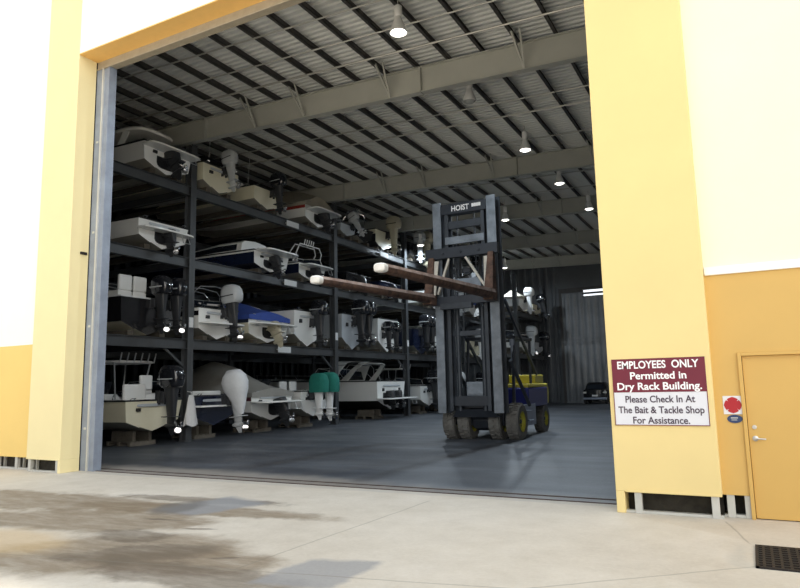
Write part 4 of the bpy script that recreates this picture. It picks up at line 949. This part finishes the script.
    fr = MB(); fr.box((-8.25, 18.95, .98), (-6.8, 19.3, 1.26)); fr.loft([[Vector((-8.3, 18.9, .70)), Vector((-6.78, 18.9, .70)), Vector((-6.78, 19.2, .70)), Vector((-8.3, 19.2, .70))], [Vector((-8.1, 18.8, .95)), Vector((-6.98, 18.8, .95)), Vector((-6.98, 19.2, .95)), Vector((-8.1, 19.2, .95))]]); bd(fr, 'front_frame', 'lift')
    bd(MB().box((-8.15, 19.3, .42), (-6.75, 22.6, .95)).box((-8.3, 20.2, .36), (-6.55, 21.9, .72)), 'chassis', 'lift', bev=.03)
    sp = MB(); sp.box((-6.62, 20.25, .35), (-6.42, 21.55, 1.02)); sp.box((-6.45, 20.4, .5), (-6.30, 20.9, .54)); sp.box((-6.45, 20.4, .8), (-6.34, 20.9, .84)); bd(sp, 'side_step', 'galv', bev=.02)
    hd = MB(); hd.loft([[Vector((-8.2, y0, z)), Vector((-6.45, y0, z)), Vector((-6.45, y1, z)), Vector((-8.2, y1, z))] for z, y0, y1 in ((.92, 20.9, 23.15), (1.55, 20.9, 23.2))]); hd = bd(hd, 'hood', 'liftblue', bev=.05)
    bd(MB().box((-8.18, 21.0, 1.55), (-6.47, 22.9, 1.68)).box((-7.5, 21.9, 1.68), (-6.50, 22.9, 1.98)), 'hood_top', 'liftyellow', hd, .04)
    cw = MB(); cw.loft([[Vector((-8.25, 22.75, z)), Vector((-6.5, 22.75, z)), Vector((-6.5, y1, z)), Vector((-8.25, y1, z))] for z, y1 in ((.95, 23.5), (1.35, 23.6), (1.68, 23.45))]); bd(cw, 'counterweight', 'liftyellow', bev=.06)
    # operator's place
    st = MB().box((-7.75, 20.6, 1.30), (-7.15, 21.15, 1.45)); s = bd(st, 'seat', 'dark', bev=.05); bd(MB().box((-7.72, 21.08, 1.45), (-7.18, 21.22, 2.05)), 'seat_back', 'dark', s, .05)
    ds = MB().box((-8.0, 19.5, .95), (-6.9, 19.75, 1.75)); d = bd(ds, 'dashboard', 'lift', bev=.04)
    sw = MB(); sw.tube([(-7.45 + .2*math.cos(a), 19.95 + .06*math.sin(a), 1.95 + .19*math.sin(a)) for a in [2*PI*k/16 for k in range(17)]], .016, n=6); sw.tube([(-7.45, 19.75, 1.7), (-7.45, 19.95, 1.95)], .03); bd(sw, 'steering_wheel', 'dark', d, 0)
    for x in (-8.15, -6.58):
        for y in (19.75, 21.6):
            bd(MB().bar((x, y, .95), (x*.97 - .22 if x < -7.5 else x, y + (.25 if y < 20 else .1), 3.15), .08, .08), 'guard_post', 'lift')
    g = MB(); g.box((-8.2, 19.95, 3.12), (-6.5, 20.05, 3.22)).box((-8.2, 21.65, 3.12), (-6.5, 21.75, 3.22))
    for x in (-8.2, -7.77, -7.35, -6.92, -6.58): g.box((x, 19.95, 3.14), (x + .06, 21.75, 3.20))
    bd(g, 'overhead_guard', 'lift')
    for x in (-8.30, -6.44):
        bd(MB().bar((x, yf + .34, 4.25), (x, 21.9, 1.98), .07, .10), 'mast_stay', 'lift')
        bd(MB().tube([(x + .1, yf + .34, 2.4), (x + .1, 20.6, 1.0)], .06), 'tilt_cylinder', 'mast_dark', bev=0)
    bd(MB().tube([(-6.62, 19.95, 1.0), (-6.62, 19.95, 2.9)], .05).tube([(-6.62, 19.95, 2.9), (-6.62, 19.95, 3.1)], .08), 'exhaust_stack', 'galv', bev=0)
forklift()
# black car parked at the back door
def car():
    t = thing('parked_car', (-10.2, 50.3, 0), 'black car parked in front of the back door', 'car')
    b = MB(); pr = [(.30, .80), (.55, .90), (.95, .90), (1.05, .88)]
    b.loft([[Vector((v.x, v.y, z)) for v in sup(0, 0, w, 1.1, 0, 16, 6)] for z, w in pr]); bd = b.build('body', 'car', t, bevel=.03)
    c = MB(); c.loft([[Vector((v.x, v.y + .15, z)) for v in sup(0, 0, w, l, 0, 16, 5)] for z, w, l in ((1.03, .86, .95), (1.45, .72, .75), (1.58, .60, .6))]); c.build('cabin', 'car', t)
    MB().loft([[Vector((-.62, -.81, 1.10)), Vector((.62, -.81, 1.10)), Vector((.56, -.66, 1.42)), Vector((-.56, -.66, 1.42))], [Vector((-.62, -.79, 1.10)), Vector((.62, -.79, 1.10)), Vector((.56, -.64, 1.42)), Vector((-.56, -.64, 1.42))]]).build('rear_window', 'glass', t)
    for s in (-1, 1):
        MB().box((s*.72 - .13, -1.115, .78), (s*.72 + .13, -1.06, .90)).build('tail_light', 'galv_pale', t, bevel=.02)
        for y in (-.7, .7): MB().lathe([(0, -.09), (.28, -.09), (.31, -.06), (.31, .06), (.28, .09), (0, .09)], (s*.76, y, .31), 'x', n=22).build('wheel', 'rubber', t)
    MB().box((-.2, -1.115, .56), (.2, -1.09, .68)).build('licence_plate', 'placard', t); MB().box((-.84, -1.17, .34), (.84, -1.05, .48)).build('bumper', 'galv', t, bevel=.02)
car()
